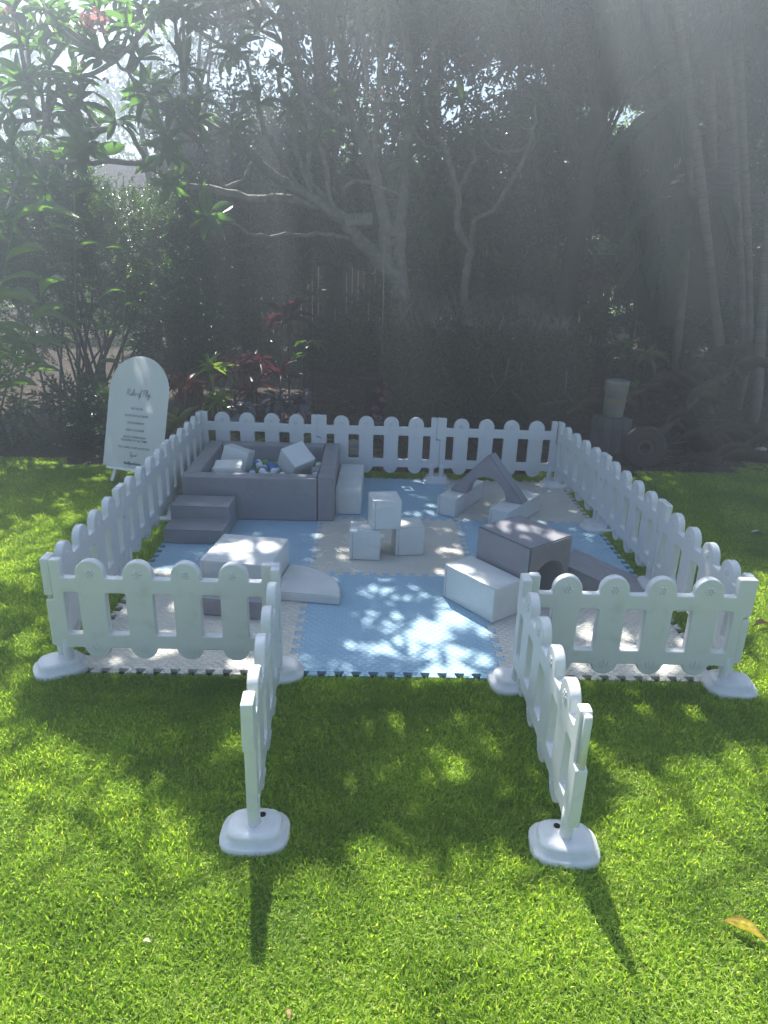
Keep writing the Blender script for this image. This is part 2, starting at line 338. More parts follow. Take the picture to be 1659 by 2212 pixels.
def add_lit_spots():
    global HOLES
    ex = []
    for (u, v, Y, r) in ((400, 825, 5, .22), (450, 800, 5, .2), (470, 870, 4.9, .22), (430, 920, 4.7, .2), (560, 775, 5.6, .1), (500, 950, 4.5, .15), (1210, 890, 6, .12), (1425, 845, 7, .15), (1350, 720, 7.5, .08), (1420, 770, 7, .08), (1570, 985, 4.95, .08), (1640, 965, 5.2, .12), (1600, 950, 5.3, .08), (1275, 620, 9, .14), (1290, 670, 9, .16), (1300, 560, 10, .14), (255, 960, 3.45, .12), (300, 900, 3.5, .05), (262, 830, 3.6, .14), (300, 800, 3.7, .1), (330, 890, 3.4, .06), (60, 520, 4.4, .3), (80, 660, 4.4, .3), (40, 600, 4.4, .3), (125, 62, 5.8, .35), (182, 322, 6.0, .3), (225, 130, 6.0, .35), (207, 45, 5.9, .4), (60, 140, 5.9, .3), (150, 540, 6.5, .4), (250, 640, 6.5, .4), (330, 720, 6.3, .3), (120, 700, 6.4, .35), (275, 560, 5.6, .2), (160, 440, 5.8, .25), (280, 420, 14, .8)):
        p = at(u, v, Y); ex.append((p.x, p.y, p.z, r))
    HOLES = np.vstack([HOLES, np.array(ex)])
add_lit_spots()
def inpoly(x, y, poly):
    r = np.zeros(len(x), bool); n = len(poly); j = n-1
    for i in range(n):
        xi, yi = poly[i]; xj, yj = poly[j]
        c = ((yi > y) != (yj > y)) & (x < (xj-xi)*(y-yi)/((yj-yi)+1e-12)+xi); r ^= c; j = i
    return r
def vnoise(x, y, s, seed=0):
    """smooth value noise in 0..1"""
    g = np.random.default_rng(100+seed).random((64, 64)); x = x*s+500; y = y*s+500
    xi = np.floor(x).astype(int); yi = np.floor(y).astype(int); fx = x-xi; fy = y-yi
    fx = fx*fx*(3-2*fx); fy = fy*fy*(3-2*fy); a = g[xi % 64, yi % 64]; b = g[(xi+1) % 64, yi % 64]; c = g[xi % 64, (yi+1) % 64]; d = g[(xi+1) % 64, (yi+1) % 64]
    return (a*(1-fx)+b*fx)*(1-fy)+(c*(1-fx)+d*fx)*fy
SD = np.array(SUN_D)
def keep_mask(P, half, pts=None):
    """True for leaves (centres P, half size) that may stand: their shade falls where the garden is shaded"""
    t = P[:, 2]/-SD[2]; gx = P[:, 0]+SD[0]*t; gy = P[:, 1]+SD[1]*t
    k = ~(inpoly(gx, gy, LIT) | inpoly(gx, gy, LIT2))
    left = (gx < -.25) & (gy > .2) & (gy < 4.6) & (vnoise(gx+gy*.25, gy*.8, 2.3, 1)*.6+vnoise(gx, gy, 6, 2)*.4 > .47-.10*(gx < -.8))
    k &= ~left
    bed = (gx < .9) & (gx > -6) & (gy >= 4.6) & (gy < 7.6) & (vnoise(gx, gy, 1.6, 3)*.65+vnoise(gx, gy, 5, 4)*.35 > .38-.20*(gx < -.6))
    k &= ~bed
    for P_ in (pts or [P]):
        for hx, hy, hz, r in HOLES:
            q = P_-np.array((hx, hy, hz)); al = -(q@SD); d2 = (q*q).sum(1)-al*al
            k &= ~((d2 < (r*.42+half)**2) & (al > .6))
    return k

# ================================================================== SETTING
def ground_sheet(name, poly, z, m, sub=None, kind='structure'):
    bm = bmesh.new(); bm.faces.new([bm.verts.new((x, y, z)) for x, y in poly]); me = bm_mesh(name, bm)
    for p in me.polygons:
        if p.normal.z < 0: me.flip_normals(); break
    return tag(link(name, me, m), kind=kind)
ground_sheet('ground', [(-150, -150), (150, -150), (150, 150), (-150, 150)], -.03, M['far_ground'])
ground_sheet('lawn', [(-9, -7), (12, -7), (12, 3.9), (7, 4.75), (5.6, 4.15), (4.4, 4.0), (2, 3.98), (0, 3.95), (-1.1, 3.92), (-2.3, 4.0), (-4, 4.3), (-9, 4.3)], 0, M['lawn'])
def mound():
    nx, ny = 120, 70; xs = np.linspace(-12, 16, nx); ys = np.linspace(3.7, 19, ny)
    X, Y = np.meshgrid(xs, ys); Z = .30*np.clip((Y-4.2)/6, 0, 1)**1.2+.05*(vnoise(X, Y, 2.5, 7)-.5)*np.clip((Y-4)/1, 0, 1)+.025*(vnoise(X, Y, 7, 8)-.5)
    Z = np.where(Y < 4.0, -.02, Z+.008)
    V = np.stack([X, Y, Z], -1).reshape(-1, 3); i = np.arange(nx*ny).reshape(ny, nx)
    Q = np.stack([i[:-1, :-1], i[:-1, 1:], i[1:, 1:], i[1:, :-1]], -1).reshape(-1, 4)
    return tag(link('mulch_bed', arr_mesh('mulch_bed', V, None, Q, True), M['soil']), kind='structure')
mound()
def gz(y): return .30*max(0, min(1, (y-4.2)/6))**1.2

# grass: patches of blades set out over the lawn
def grass_patch(k, n, size):
    P = np.zeros((n, 3)); P[:, :2] = rng.random((n, 2))*size-size/2
    az = rng.random(n)*2*PI; tilt = np.radians(rng.uniform(10, 74, n)); L = rng.uniform(.020, .046, n); Wd = rng.uniform(.0032, .0066, n)
    D = np.stack([np.cos(az)*np.sin(tilt), np.sin(az)*np.sin(tilt), np.cos(tilt)], 1)
    sx = np.stack([-np.sin(az), np.cos(az), 0*az], 1); roll = rng.normal(0, .5, n)[:, None]; sx = sx*np.cos(roll)+np.cross(D, sx)*np.sin(roll)
    P[:, 2] += rng.uniform(-.004, .012, n)
    mid = P+D*(L*.55)[:, None]; dn = D.copy(); dn[:, 2] -= rng.uniform(.2, .9, n); dn /= np.linalg.norm(dn, axis=1, keepdims=True)
    tip = mid+dn*(L*.5)[:, None]; h = sx*(Wd/2)[:, None]
    V = np.stack([P-h*.7, P+h*.7, mid+h, mid-h, tip], 1).reshape(-1, 3)
    o = (np.arange(n)*5)[:, None]
    Q = o+np.array([[0, 1, 2, 3]]); T = o+np.array([[3, 2, 4]])
    V[:, 2] = np.maximum(V[:, 2], .002)
    me = arr_mesh('grass_patch', V, T, Q); me.materials.append(M['grass']); return me
def build_grass():
    hid = bpy.data.collections.new('grass patches')
    for k in range(6):
        o = bpy.data.objects.new('grass_patch', grass_patch(k, 3600, .25)); hid.objects.link(o); o.location = (0, 0, 0)
    st = .24; xs0 = .05-st*40; ys0 = .03-st*25
    pts = []
    for i in range(84):
        for j in range(49):
            x0 = xs0+i*st; y0 = ys0+j*st; cx, cyy = x0+st/2, y0+st/2
            if .05-.01 < cx < 3.65 and .03-.01 < cyy < 3.63: continue
            edge = 3.95+.12*math.sin(cx*2.1)+.08*math.sin(cx*5.3)
            if cx > 4.3: edge += min(.75, (cx-4.3)*.28)
            if cyy > edge: continue
            inx, iny = -.02 < cx < 3.72, -.02 < cyy < 3.72
            pts.append((cx+((.022 if cx > 3.65 else -.022 if cx < .05 else 0) if iny else 0), cyy+((.022 if cyy > 3.64 else -.042 if cyy < .03 else 0) if inx and abs(cyy-1.8) < 2.1 else 0), 0))
    me = bpy.data.meshes.new('grass'); me.from_pydata(pts, [], []); o = bpy.data.objects.new('grass', me); C.objects.link(o)
    tag(o, 'short green broad-bladed turf, sunlit in front and shaded by the trees', 'grass', kind='stuff')
    a = me.attributes.new('rot', 'FLOAT_VECTOR', 'POINT'); a.data.foreach_set('vector', np.stack([np.zeros(len(pts)), np.zeros(len(pts)), rng.integers(0, 4, len(pts))*PI/2], 1).astype(np.float32).ravel())
    a = me.attributes.new('pick', 'INT', 'POINT'); a.data.foreach_set('value', rng.integers(0, 6, len(pts)).astype(np.int32))
    a = me.attributes.new('size', 'FLOAT_VECTOR', 'POINT'); sc = np.ones((len(pts), 3), np.float32); sc[:, 2] = rng.uniform(.8, 1.15, len(pts)); a.data.foreach_set('vector', sc.ravel())
    ng = bpy.data.node_groups.new('grass', 'GeometryNodeTree')
    ng.interface.new_socket('Geometry', in_out='INPUT', socket_type='NodeSocketGeometry'); ng.interface.new_socket('Geometry', in_out='OUTPUT', socket_type='NodeSocketGeometry')
    N = ng.nodes; L = ng.links; gi = N.new('NodeGroupInput'); go = N.new('NodeGroupOutput')
    ip = N.new('GeometryNodeInstanceOnPoints'); ci = N.new('GeometryNodeCollectionInfo'); ci.inputs[0].default_value = hid
    ci.inputs['Separate Children'].default_value = True; ci.inputs['Reset Children'].default_value = True
    def na(nm, t):
        q = N.new('GeometryNodeInputNamedAttribute'); q.data_type = t; q.inputs[0].default_value = nm; return q.outputs[0]
    L.new(gi.outputs[0], ip.inputs['Points']); L.new(ci.outputs[0], ip.inputs['Instance']); ip.inputs['Pick Instance'].default_value = True
    L.new(na('pick', 'INT'), ip.inputs['Instance Index']); L.new(na('rot', 'FLOAT_VECTOR'), ip.inputs['Rotation']); L.new(na('size', 'FLOAT_VECTOR'), ip.inputs['Scale'])
    L.new(ip.outputs[0], go.inputs[0])
    md = o.modifiers.new('grass', 'NODES'); md.node_group = ng
build_grass()

# ================================================================== FOAM MAT TILES
XL = [.05, 1.24, 2.44, 3.65]; YL = [.03, 1.33, 2.48, 3.67]; NT = 12; MATH = .023
def toothline(a0, a1, side):
    """meander along a grid line from a0 to a1; returns (along, across) pairs; side -1/+1 shifts by half a joint gap"""
    n = NT; p = (a1-a0)/n; out = []; d = .022; g = .0012*side
    out.append((a0, -d+g))
    for i in range(n):
        c = a0+(i+.5)*p; wn = p*.17; wt = p*.30
        e = .0012*side
        out += [(c-wn-e*.0, -d+g), (c-wt, d+g-.006), (c-wt+.004, d+g), (c+wt-.004, d+g), (c+wt, d+g-.006), (c+wn, -d+g)]
    out.append((a1, -d+g)); return out
def mat_tile(i, j, m, label):
    x0, x1, y0, y1 = XL[i], XL[i+1], YL[j], YL[j+1]; inset = .022
    bot = [(a, y0+b) for a, b in toothline(x0+inset, x1-inset, 1)]
    rgt = [(x1+b, a) for a, b in toothline(y0+inset, y1-inset, -1)]
    top = [(a, y1+b) for a, b in toothline(x0+inset, x1-inset, -1)][::-1]
    lft = [(x0+b, a) for a, b in toothline(y0+inset, y1-inset, 1)][::-1]
    poly = bot+rgt+top+lft; cx, cyy = (x0+x1)/2, (y0+y1)/2
    bm = bmesh.new(); vs = [bm.verts.new((x-cx, y-cyy, 0)) for x, y in poly]; f = bm.faces.new(vs)
    r = bmesh.ops.extrude_face_region(bm, geom=[f]); up = [v for v in r['geom'] if isinstance(v, bmesh.types.BMVert)]
    for v in up: v.co.z = MATH
    bmesh.ops.triangulate(bm, faces=[q for q in bm.faces if len(q.verts) > 4])
    o = link('mat_tile', bm_mesh('mat_tile', bm), m, loc=(cx, cyy, .001 if (i+j) % 2 else .0015)); tag(o, label, 'play mat', 'interlocking foam floor tiles')
tn = {(0, 0): 'cream foam tile in the front left corner, behind the left front picket panel', (1, 0): 'blue foam tile at the open entrance, dappled with sun', (2, 0): 'cream foam tile in the front right corner, under the right front picket panel',
      (0, 1): 'blue foam tile on the left side, under the grey two-step block', (1, 1): 'cream foam tile in the centre, under the stack of three white cubes', (2, 1): 'blue foam tile on the right side, behind the grey tunnel block',
      (0, 2): 'cream foam tile in the back left corner, hidden under the ball pit', (1, 2): 'blue foam tile at the middle of the back picket fence', (2, 2): 'cream foam tile in the back right corner, under the grey arch'}
for (i, j), lb in tn.items(): mat_tile(i, j, M['eva_white'] if (i+j) % 2 == 0 else M['eva_blue'], lb)

# ================================================================== PICKET FENCE
PT = .046; TOPZ = .69
PCX = [.227, .475, .725, .973]
def fillet(poly, rad, seg=4):
    out = []; n = len(poly)
    for i in range(n):
        a = Vector(poly[i-1][:2]); b = Vector(poly[i][:2]); c = Vector(poly[(i+1) % n][:2]); r = poly[i][2] if len(poly[i]) > 2 else rad
        if r <= 0: out.append((b.x, b.y)); continue
        d1 = (a-b); d2 = (c-b); l1, l2 = d1.length, d2.length; d1.normalize(); d2.normalize()
        ang = d1.angle(d2); t = min(r/math.tan(ang/2), l1*.48, l2*.48)
        p0 = b+d1*t; p1 = b+d2*t
        for k in range(seg+1):
            s = k/seg; q = p0*(1-s)**2+b*2*s*(1-s)+p1*s*s; out.append((q.x, q.y))
    return out
def arc(cx, cz, r, a0, a1, n=14): return [(cx+r*math.cos(math.radians(a0+(a1-a0)*k/n)), cz+r*math.sin(math.radians(a0+(a1-a0)*k/n)), 0) for k in range(n+1)]
def panel_meshes():
    xa, xb = .022, 1.178; RT, RB = .588, .172
    top = []
    # going right along the top: end B at left, end A at right
    pl = [(xa, RB, .006), (xa, RB, 0)]
    o = []
    o += [(xa, RB-.005, .01), (xa-.04, RB-.005+.02, .012), (xa-.04, .455, .01), (xa, .462, .004), (xa, TOPZ, .012), (.078, TOPZ, .012), (.078, RT, .014)]
    for c in PCX:
        r = .0765
        o += [(c-r, RT, .016)] + arc(c, .612, r, 180, 0) + [(c+r, RT, .016)]
    o += [(1.122, RT, .014), (1.122, TOPZ, .012), (xb+.04, TOPZ, .012), (xb+.04, .48, .012), (xb, .465, .004), (xb, RB-.005, .01), (1.10, RB-.005, .01), (1.10, RB, .008)]
    for c in PCX[::-1]:
        r = .070
        o += [(c+r+.004, RB, .014)] + arc(c, RB+.006, r, -12, -168) + [(c-r-.004, RB, .014)]
    o += [(.10, RB, .008), (.10, RB-.005, .01)]
    outer = fillet(o, .01)
    wins = []
    eds = [(.080, PCX[0]-.072)]+[(PCX[i]+.072, PCX[i+1]-.072) for i in range(3)]+[(PCX[3]+.072, 1.12)]
    for x0, x1 in eds: wins.append(fillet([(x0, .255), (x1, .255), (x1, .502), (x0, .502)], .013))
    cu = bpy.data.curves.new('outline', 'CURVE'); cu.dimensions = '2D'; cu.fill_mode = 'BOTH'
    bev = .007; cu.bevel_depth = bev; cu.bevel_resolution = 2; cu.offset = -bev; cu.extrude = PT/2-bev
    for pl in [outer]+wins:
        sp = cu.splines.new('POLY'); sp.points.add(len(pl)-1); sp.use_cyclic_u = True
        for k, (x, z) in enumerate(pl): sp.points[k].co = (x, z, 0, 1)
    co = bpy.data.objects.new('outline', cu); C.objects.link(co)
    dg = bpy.context.evaluated_depsgraph_get(); me = bpy.data.meshes.new_from_object(co.evaluated_get(dg))
    bpy.data.objects.remove(co)
    bm = bmesh.new(); bm.from_mesh(me); bmesh.ops.remove_doubles(bm, verts=bm.verts, dist=1e-5)
    for v in bm.verts: v.co = Vector((v.co.x, -v.co.z, v.co.y))
    bmesh.ops.recalc_face_normals(bm, faces=bm.faces)
    cuts = [.0785, 1.1215]+[c-.0785 for c in PCX]+[c+.0785 for c in PCX]
    for x in cuts: bmesh.ops.bisect_plane(bm, geom=bm.verts[:]+bm.edges[:]+bm.faces[:], plane_co=(x, 0, 0), plane_no=(1, 0, 0), dist=1e-5)
    for f in bm.faces: f.smooth = True
    for e in bm.edges:
        fl = [abs(f.normal.y) > .999 for f in e.link_faces]
        e.smooth = not (any(fl) and not all(fl)) and (len(e.link_faces) == 2 and e.calc_face_angle(0) < math.radians(38))
    def part(f):
        c = f.calc_center_median()
        if c.x < .0785: return 'end_post0'
        if c.x > 1.1215: return 'end_post1'
        for i, pc in enumerate(PCX):
            if abs(c.x-pc) < .0785: return 'picket%d' % i
        return ('top_rail%d' if c.z > .4 else 'bottom_rail%d') % sum(c.x > pc for pc in PCX)
    lab = {}
    for f in bm.faces: lab.setdefault(part(f), []).append(f.index)
    out = {}; bm.faces.ensure_lookup_table(); full = bpy.data.meshes.new('tmp'); bm.to_mesh(full); bm.free()
    for k, ids in lab.items():
        b2 = bmesh.new(); b2.from_mesh(full); b2.faces.ensure_lookup_table(); ids = set(ids)
        bmesh.ops.delete(b2, geom=[f for f in b2.faces if f.index not in ids], context='FACES')
        m2 = bpy.data.meshes.new(k.rstrip('0123456789')); b2.to_mesh(m2); b2.free(); m2.materials.append(M['hdpe']); out[k] = m2
    return out
PM = panel_meshes()
def flower_relief():
    bm = bmesh.new()
    for sgn in (-1, 1):
        for k in range(6):
            a = k*PI/3
            q = bmesh.ops.create_uvsphere(bm, u_segments=8, v_segments=5, radius=1)
            bmesh.ops.transform(bm, matrix=Matrix.Translation((math.cos(a)*.0165, sgn*PT/2, math.sin(a)*.0165)) @ Matrix.Rotation(-a, 4, 'Y') @ Matrix.Diagonal((.0105, .0055, .0082, 1)), verts=q['verts'])
        q = bmesh.ops.create_uvsphere(bm, u_segments=8, v_segments=5, radius=1)
        bmesh.ops.transform(bm, matrix=Matrix.Translation((0, sgn*PT/2, 0)) @ Matrix.Diagonal((.0075, .0068, .0075, 1)), verts=q['verts'])
    return bm_mesh('flower_relief', bm, math.radians(60))
def tuft_relief():
    bm = bmesh.new()
    for sgn in (-1, 1):
        y0 = sgn*(PT/2-.001); y1 = sgn*(PT/2+.0045)
        for x, t, h, wd in ((-.026, -.045, .020, .008), (-.015, -.026, .038, .010), (0, -.004, .054, .011), (.014, .022, .040, .010), (.026, .046, .022, .008)):
            ps = [(x-wd/2, 0), (x+wd/2, 0), (t, h)]
            lo = [bm.verts.new((a, y0, b)) for a, b in ps]; hi = [bm.verts.new((a*.97, y1, b*.97)) for a, b in ps]
            bm.faces.new(hi)
            for i in range(3): bm.faces.new((lo[i], lo[(i+1) % 3], hi[(i+1) % 3], hi[i]))
    return bm_mesh('grass_relief', bm)
FR = flower_relief(); TR = tuft_relief(); FR.materials.append(M['hdpe']); TR.materials.append(M['hdpe'])
POLE = tubes('pole', [([(0, 0, .02), (0, 0, .1), (0, 0, .16), (0, 0, .22)], [.0255, .026, .027, .026])], 16); POLE.materials.append(M['hdpe'])
PIN = tubes('hinge_pin', [([(0, 0, 0), (0, 0, .225), (0, 0, .232)], [.016, .016, .011])], 12); PIN.materials.append(M['hdpe'])
def make_panel():
    t = empty('picket_fence', (0, 0, 0))
    for k in PM:
        nm = k.rstrip('0123456789'); o = link(nm, PM[k], None, t)
        if nm == 'picket':
            c = PCX[int(k[-1])]
            tag(link('flower_relief', FR, None, o, (c, 0, .618)), kind='stuff'); tag(link('grass_relief', TR, None, o, (c, 0, .150)), kind='stuff')
        if k == 'end_post0': link('pole', POLE, None, o, (.052, 0, 0)); link('hinge_pin', PIN, None, o, (.002, 0, .455))
        if k == 'end_post1': link('pole', POLE, None, o, (1.148, 0, 0))
    return t
JP = {'FL': (-.034, .046), 'GL': (1.171, .03), 'GR': (2.469, -.034), 'FR': (3.670, -.044), 'BL': (-.046, 3.638), 'B1': (1.149, 3.6), 'B2': (2.355, 3.592), 'BR': (3.566, 3.556), 'R2': (3.653, 2.361), 'R1': (3.679, 1.16), 'L2': (-.053, 2.441), 'L1': (-.049, 1.243), 'OL': (1.216, -1.177), 'OR': (2.455, -1.225)}
seq = [('FL', 'GL', 'front left picket panel, between the left corner and the left gate post'), ('GL', 'OL', 'left gate panel swung out toward the viewer, seen almost edge-on'),
       ('OR', 'GR', 'right gate panel swung out toward the viewer, showing its flower reliefs in the sun'), ('GR', 'FR', 'front right picket panel, between the right gate post and the right corner'),
       ('FR', 'R1', 'right side picket panel nearest the viewer, partly lit by the sun'), ('R1', 'R2', 'middle panel of the right side fence, behind the grey tunnel block'), ('R2', 'BR', 'farthest panel of the right side fence, next to the back right corner'),
       ('BR', 'B2', 'right panel of the back fence, behind the grey arch'), ('B2', 'B1', 'middle panel of the back fence, right of the ball pit'), ('B1', 'BL', 'left panel of the back fence, behind the ball pit'),
       ('BL', 'L2', 'farthest panel of the left side fence, beside the ball pit and the sign board'), ('L2', 'L1', 'middle panel of the left side fence, beside the grey steps'), ('L1', 'FL', 'left side picket panel nearest the viewer')]
p0 = None
for a, b, lb in seq:
    pa, pb = Vector((*JP[a], 0)), Vector((*JP[b], 0)); d = pb-pa; rz = math.atan2(d.y, d.x)
    o = make_panel() if p0 is None else copy_tree(p0)
    p0 = p0 or o
    mid = (pa+pb)/2; u = d.normalized(); o.location = mid-u*.6; o.rotation_euler = (0, 0, rz)
    o.scale = (d.length/1.2, 1, 1)
    tag(o, lb, 'picket fence', 'white plastic picket fence panels')
def base_mesh():
    lv = [(.160, .130, 0), (.161, .131, .026), (.154, .124, .038), (.131, .104, .043), (.127, .100, .062), (.118, .091, .0725), (.09, .066, .0755)]
    n = 40; V = []; Q = []
    for a, b, z in lv:
        for k in range(n):
            t = 2*PI*k/n; e = .62; V.append((a*math.copysign(abs(math.cos(t))**e, math.cos(t)), b*math.copysign(abs(math.sin(t))**e, math.sin(t)), z))
    for i in range(len(lv)-1):
        for k in range(n): Q.append((i*n+k, i*n+(k+1) % n, (i+1)*n+(k+1) % n, (i+1)*n+k))
    c = len(V); V.append((0, 0, .0762)); T = [((len(lv)-1)*n+k, (len(lv)-1)*n+(k+1) % n, c) for k in range(n)]
    return arr_mesh('foot', V, T, Q, True)
def build_bases():
    BM_ = base_mesh(); BM_.materials.append(M['hdpe'])
    SO = tubes('pole_socket', [([(0, 0, .066), (0, 0, .078)], [.036, .032])], 20); SO.materials.append(M['hdpe'])
    HO = tubes('spare_hole_shade', [([(0, 0, .070), (0, 0, .0778)], [.016, .016])], 16); HO.materials.append(M['gap'])  # dark disc on the foot, paints the shade inside an empty hole
    PLG = tubes('drain_plug', [([(0, -.129, .012), (0, -.118, .012)], [.009, .009])], 10); PLG.materials.append(M['gap'])
    t0 = None
    nm = {'FL': 'white rounded fence foot at the front left corner', 'GL': 'white rounded fence foot at the left gate post, on the mat edge', 'GR': 'white rounded fence foot at the right gate post, beside the entrance', 'FR': 'white rounded fence foot at the front right corner, in the sun',
          'BL': 'white fence foot in the back left corner behind the ball pit', 'B1': 'white fence foot of the back fence right behind the ball pit corner', 'B2': 'white fence foot of the back fence, left of the grey arch', 'BR': 'white fence foot at the back right corner',
          'R2': 'white fence foot on the right side, the farther of the two between the corners', 'R1': 'white fence foot on the right side, hidden partly by the front right panel', 'L2': 'white fence foot on the left side beside the ball pit', 'L1': 'white fence foot on the left side behind the front left panel',
          'OL': 'white fence foot standing on the grass at the end of the left gate panel', 'OR': 'white fence foot standing on the grass at the end of the right gate panel'}
    rot = {'GL': .1, 'GR': .15, 'FL': .5, 'FR': -.15, 'OL': 0, 'OR': -.1, 'R1': PI/2, 'R2': .1, 'BR': .05, 'B2': 0, 'B1': 0, 'BL': 0, 'L1': PI/2, 'L2': PI/2}
    for k, lb in nm.items():
        if t0 is None:
            t = empty('fence_stand', (0, 0, 0)); link('weighted_foot', BM_, None, t)
            link('drain_plug', PLG, None, t); t0 = t
        else: t = copy_tree(t0)
        x, y = JP[k]
        if k in ('OL', 'OR'):
            y += .052; link('pole_socket', SO, None, t, (0, 0, 0)); link('spare_hole_shade', HO, None, t, (.030 if k == 'OL' else -.032, .045, 0))
        t.location = (x, y, .003 if k in ('OL', 'OR') else .008); t.rotation_euler = (0, 0, rot[k]); t.scale = (.86, .86, 1.08)
        tag(t, lb, 'fence stand', 'white feet that hold the fence posts')
build_bases()

# ================================================================== SOFT PLAY BLOCKS
MZ = MATH+.002
def piping(name, pts, parent, m, r=.0028, closed=False):
    pts = list(pts)+([pts[0]] if closed else [])
    return link(name, tubes(name, [(pts, r)], 5), m, parent)
def rect(w_, d_): return [(0, 0), (w_, 0), (w_, d_), (0, d_)]
def soft_block(name, label, cat, x, y, rz, w_, d_, h, m='vinyl_white', z=MZ, bev=.012, seams='left', group=None, rot=None):
    t = empty(name, (x, y, z), rz, label, cat, group)
    if rot: t.rotation_euler = rot
    link('cover', prism(rect(w_, d_), h, bev), M[m], t)
    sm = M['seam'] if m == 'vinyl_white' else M['seam_dark']
    b = bev*.35
    if seams == 'left': ring = [(b+.02, -.0005, b), (b+.02, -.0005, h-b), ]; piping('seam', ring, t, sm, .0028)
    piping('seam', [(bev*.3, bev*.3, h-bev*.3), (w_-bev*.3, bev*.3, h-bev*.3)], t, sm, .0024)
    piping('seam', [(bev*.3, bev*.3, h-bev*.3), (bev*.3, d_-bev*.3, h-bev*.3)], t, sm, .0024)
    return t
cg = 'white foam cubes'
soft_block('foam_cube', 'white cube at the lower left of the three-cube stack', 'foam block', 1.515, 1.575, math.radians(-1), .236, .225, .235, group=cg)
soft_block('foam_cube', 'white cube at the lower right of the three-cube stack', 'foam block', 1.868, 1.660, math.radians(7), .226, .225, .235, group=cg)
soft_block('foam_cube', 'white cube resting on top of the other two cubes', 'foam block', 1.684, 1.595, math.radians(8), .222, .225, .235, z=MZ+.237, group=cg)
soft_block('foam_beam', 'long white block lying against the right wall of the ball pit', 'foam block', 1.362, 2.56, math.radians(-1.5), .228, .80, .235)
soft_block('foam_beam', 'long white block under the left foot of the grey arch', 'foam block', 2.274, 2.622, math.radians(-30.5), .178, .66, .172)
soft_block('foam_beam', 'long white block under the right foot of the grey arch', 'foam block', 2.690, 2.325, math.radians(-37.0), .178, .66, .172)
soft_block('foam_box', 'big white rectangular block leaning along the grey tunnel, dappled with sun', 'foam block', 2.175, .997, math.radians(-53.3), .468, .255, .245)
# arch
def arch():
    A = Vector((2.408, 2.781)); B = Vector((2.998, 2.427)); d = (B-A); Ls = d.length; rz = math.atan2(d.y, d.x); n = 16
    t = empty('foam_arch', (A.x, A.y, MZ+.174), rz, 'slate grey triangular foam arch bridging two white blocks', 'foam arch')
    r = .185; poly = [(0, 0), (.03, .0)]; c = Ls/2; poly = [(0, .0)]
    poly += [(c-r, 0)]+[(c-r*math.cos(PI*k/n), r*math.sin(PI*k/n)) for k in range(1, n)]+[(c+r, 0)]+[(Ls, 0), (Ls, .012), (c+.012, .385), (c-.012, .385), (0, .012)]
    bm = bmesh.new(); fr = [bm.verts.new((x, 0, z)) for x, z in poly]; bk = [bm.verts.new((x, .135, z)) for x, z in poly]; m = len(poly)
    bm.faces.new(fr[::-1]); bm.faces.new(bk)
    for i in range(m): bm.faces.new((fr[i], fr[(i+1) % m], bk[(i+1) % m], bk[i]))
    bmesh.ops.recalc_face_normals(bm, faces=bm.faces)
    es = [e for e in bm.edges if abs(e.verts[0].co.y-e.verts[1].co.y) < 1e-6]; bmesh.ops.bevel(bm, geom=es, offset=.006, segments=2, affect='EDGES')
    bmesh.ops.triangulate(bm, faces=[f for f in bm.faces if len(f.verts) > 4])
    link('cover', bm_mesh('cover', bm, math.radians(40)), M['vinyl_grey'], t)
    piping('seam', [(0.0, 0, .02), (c, -.001, .393)], t, M['seam_dark'], .0018); piping('seam', [(c, -.001, .393), (Ls, 0, .02)], t, M['seam_dark'], .0018)
arch()
# tunnel cube
def tunnel():
    L0 = Vector((2.405, 1.145)); F0 = Vector((2.69, .762)); d = F0-L0; rz = math.atan2(d.y, d.x); wd = d.length; dp = .42; h = .465
    t = empty('foam_tunnel', (L0.x, L0.y, MZ), rz, 'large slate grey foam cube with a round tunnel opening in its side', 'foam tunnel')
    # front-left face spans x 0..wd at y=0 ; the opening is in the faces x=0 and x=wd, centred across y
    n = 18; r = .155; zc = .17; c = dp/2
    poly = [(0, 0), (c-r, 0), (c-r, zc)]+[(c-r*math.cos(PI*k/n), zc+r*math.sin(PI*k/n)) for k in range(1, n)]+[(c+r, zc), (c+r, 0), (dp, 0), (dp, h), (0, h)]
    bm = bmesh.new(); a = [bm.verts.new((0, y, z)) for y, z in poly]; b = [bm.verts.new((wd, y, z)) for y, z in poly]; m = len(poly)
    bm.faces.new(a); bm.faces.new(b[::-1])
    for i in range(m): bm.faces.new((a[i], b[i], b[(i+1) % m], a[(i+1) % m]))
    bmesh.ops.recalc_face_normals(bm, faces=bm.faces)
    es = [e for e in bm.edges if len(e.link_faces) == 2 and e.calc_face_angle(0) > math.radians(30)]; bmesh.ops.bevel(bm, geom=es, offset=.008, segments=2, affect='EDGES')
    bmesh.ops.triangulate(bm, faces=[f for f in bm.faces if len(f.verts) > 4])
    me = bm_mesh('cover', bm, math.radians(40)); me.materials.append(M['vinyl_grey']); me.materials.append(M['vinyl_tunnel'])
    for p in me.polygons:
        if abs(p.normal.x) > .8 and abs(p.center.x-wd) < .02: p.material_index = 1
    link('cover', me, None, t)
    piping('seam', [(wd, .006, .01), (wd, .006, h-.006)], t, M['seam_dark']); piping('seam', [(.005, .002, h-.002), (wd-.004, .002, h-.002)], t, M['seam_dark'])
tunnel()
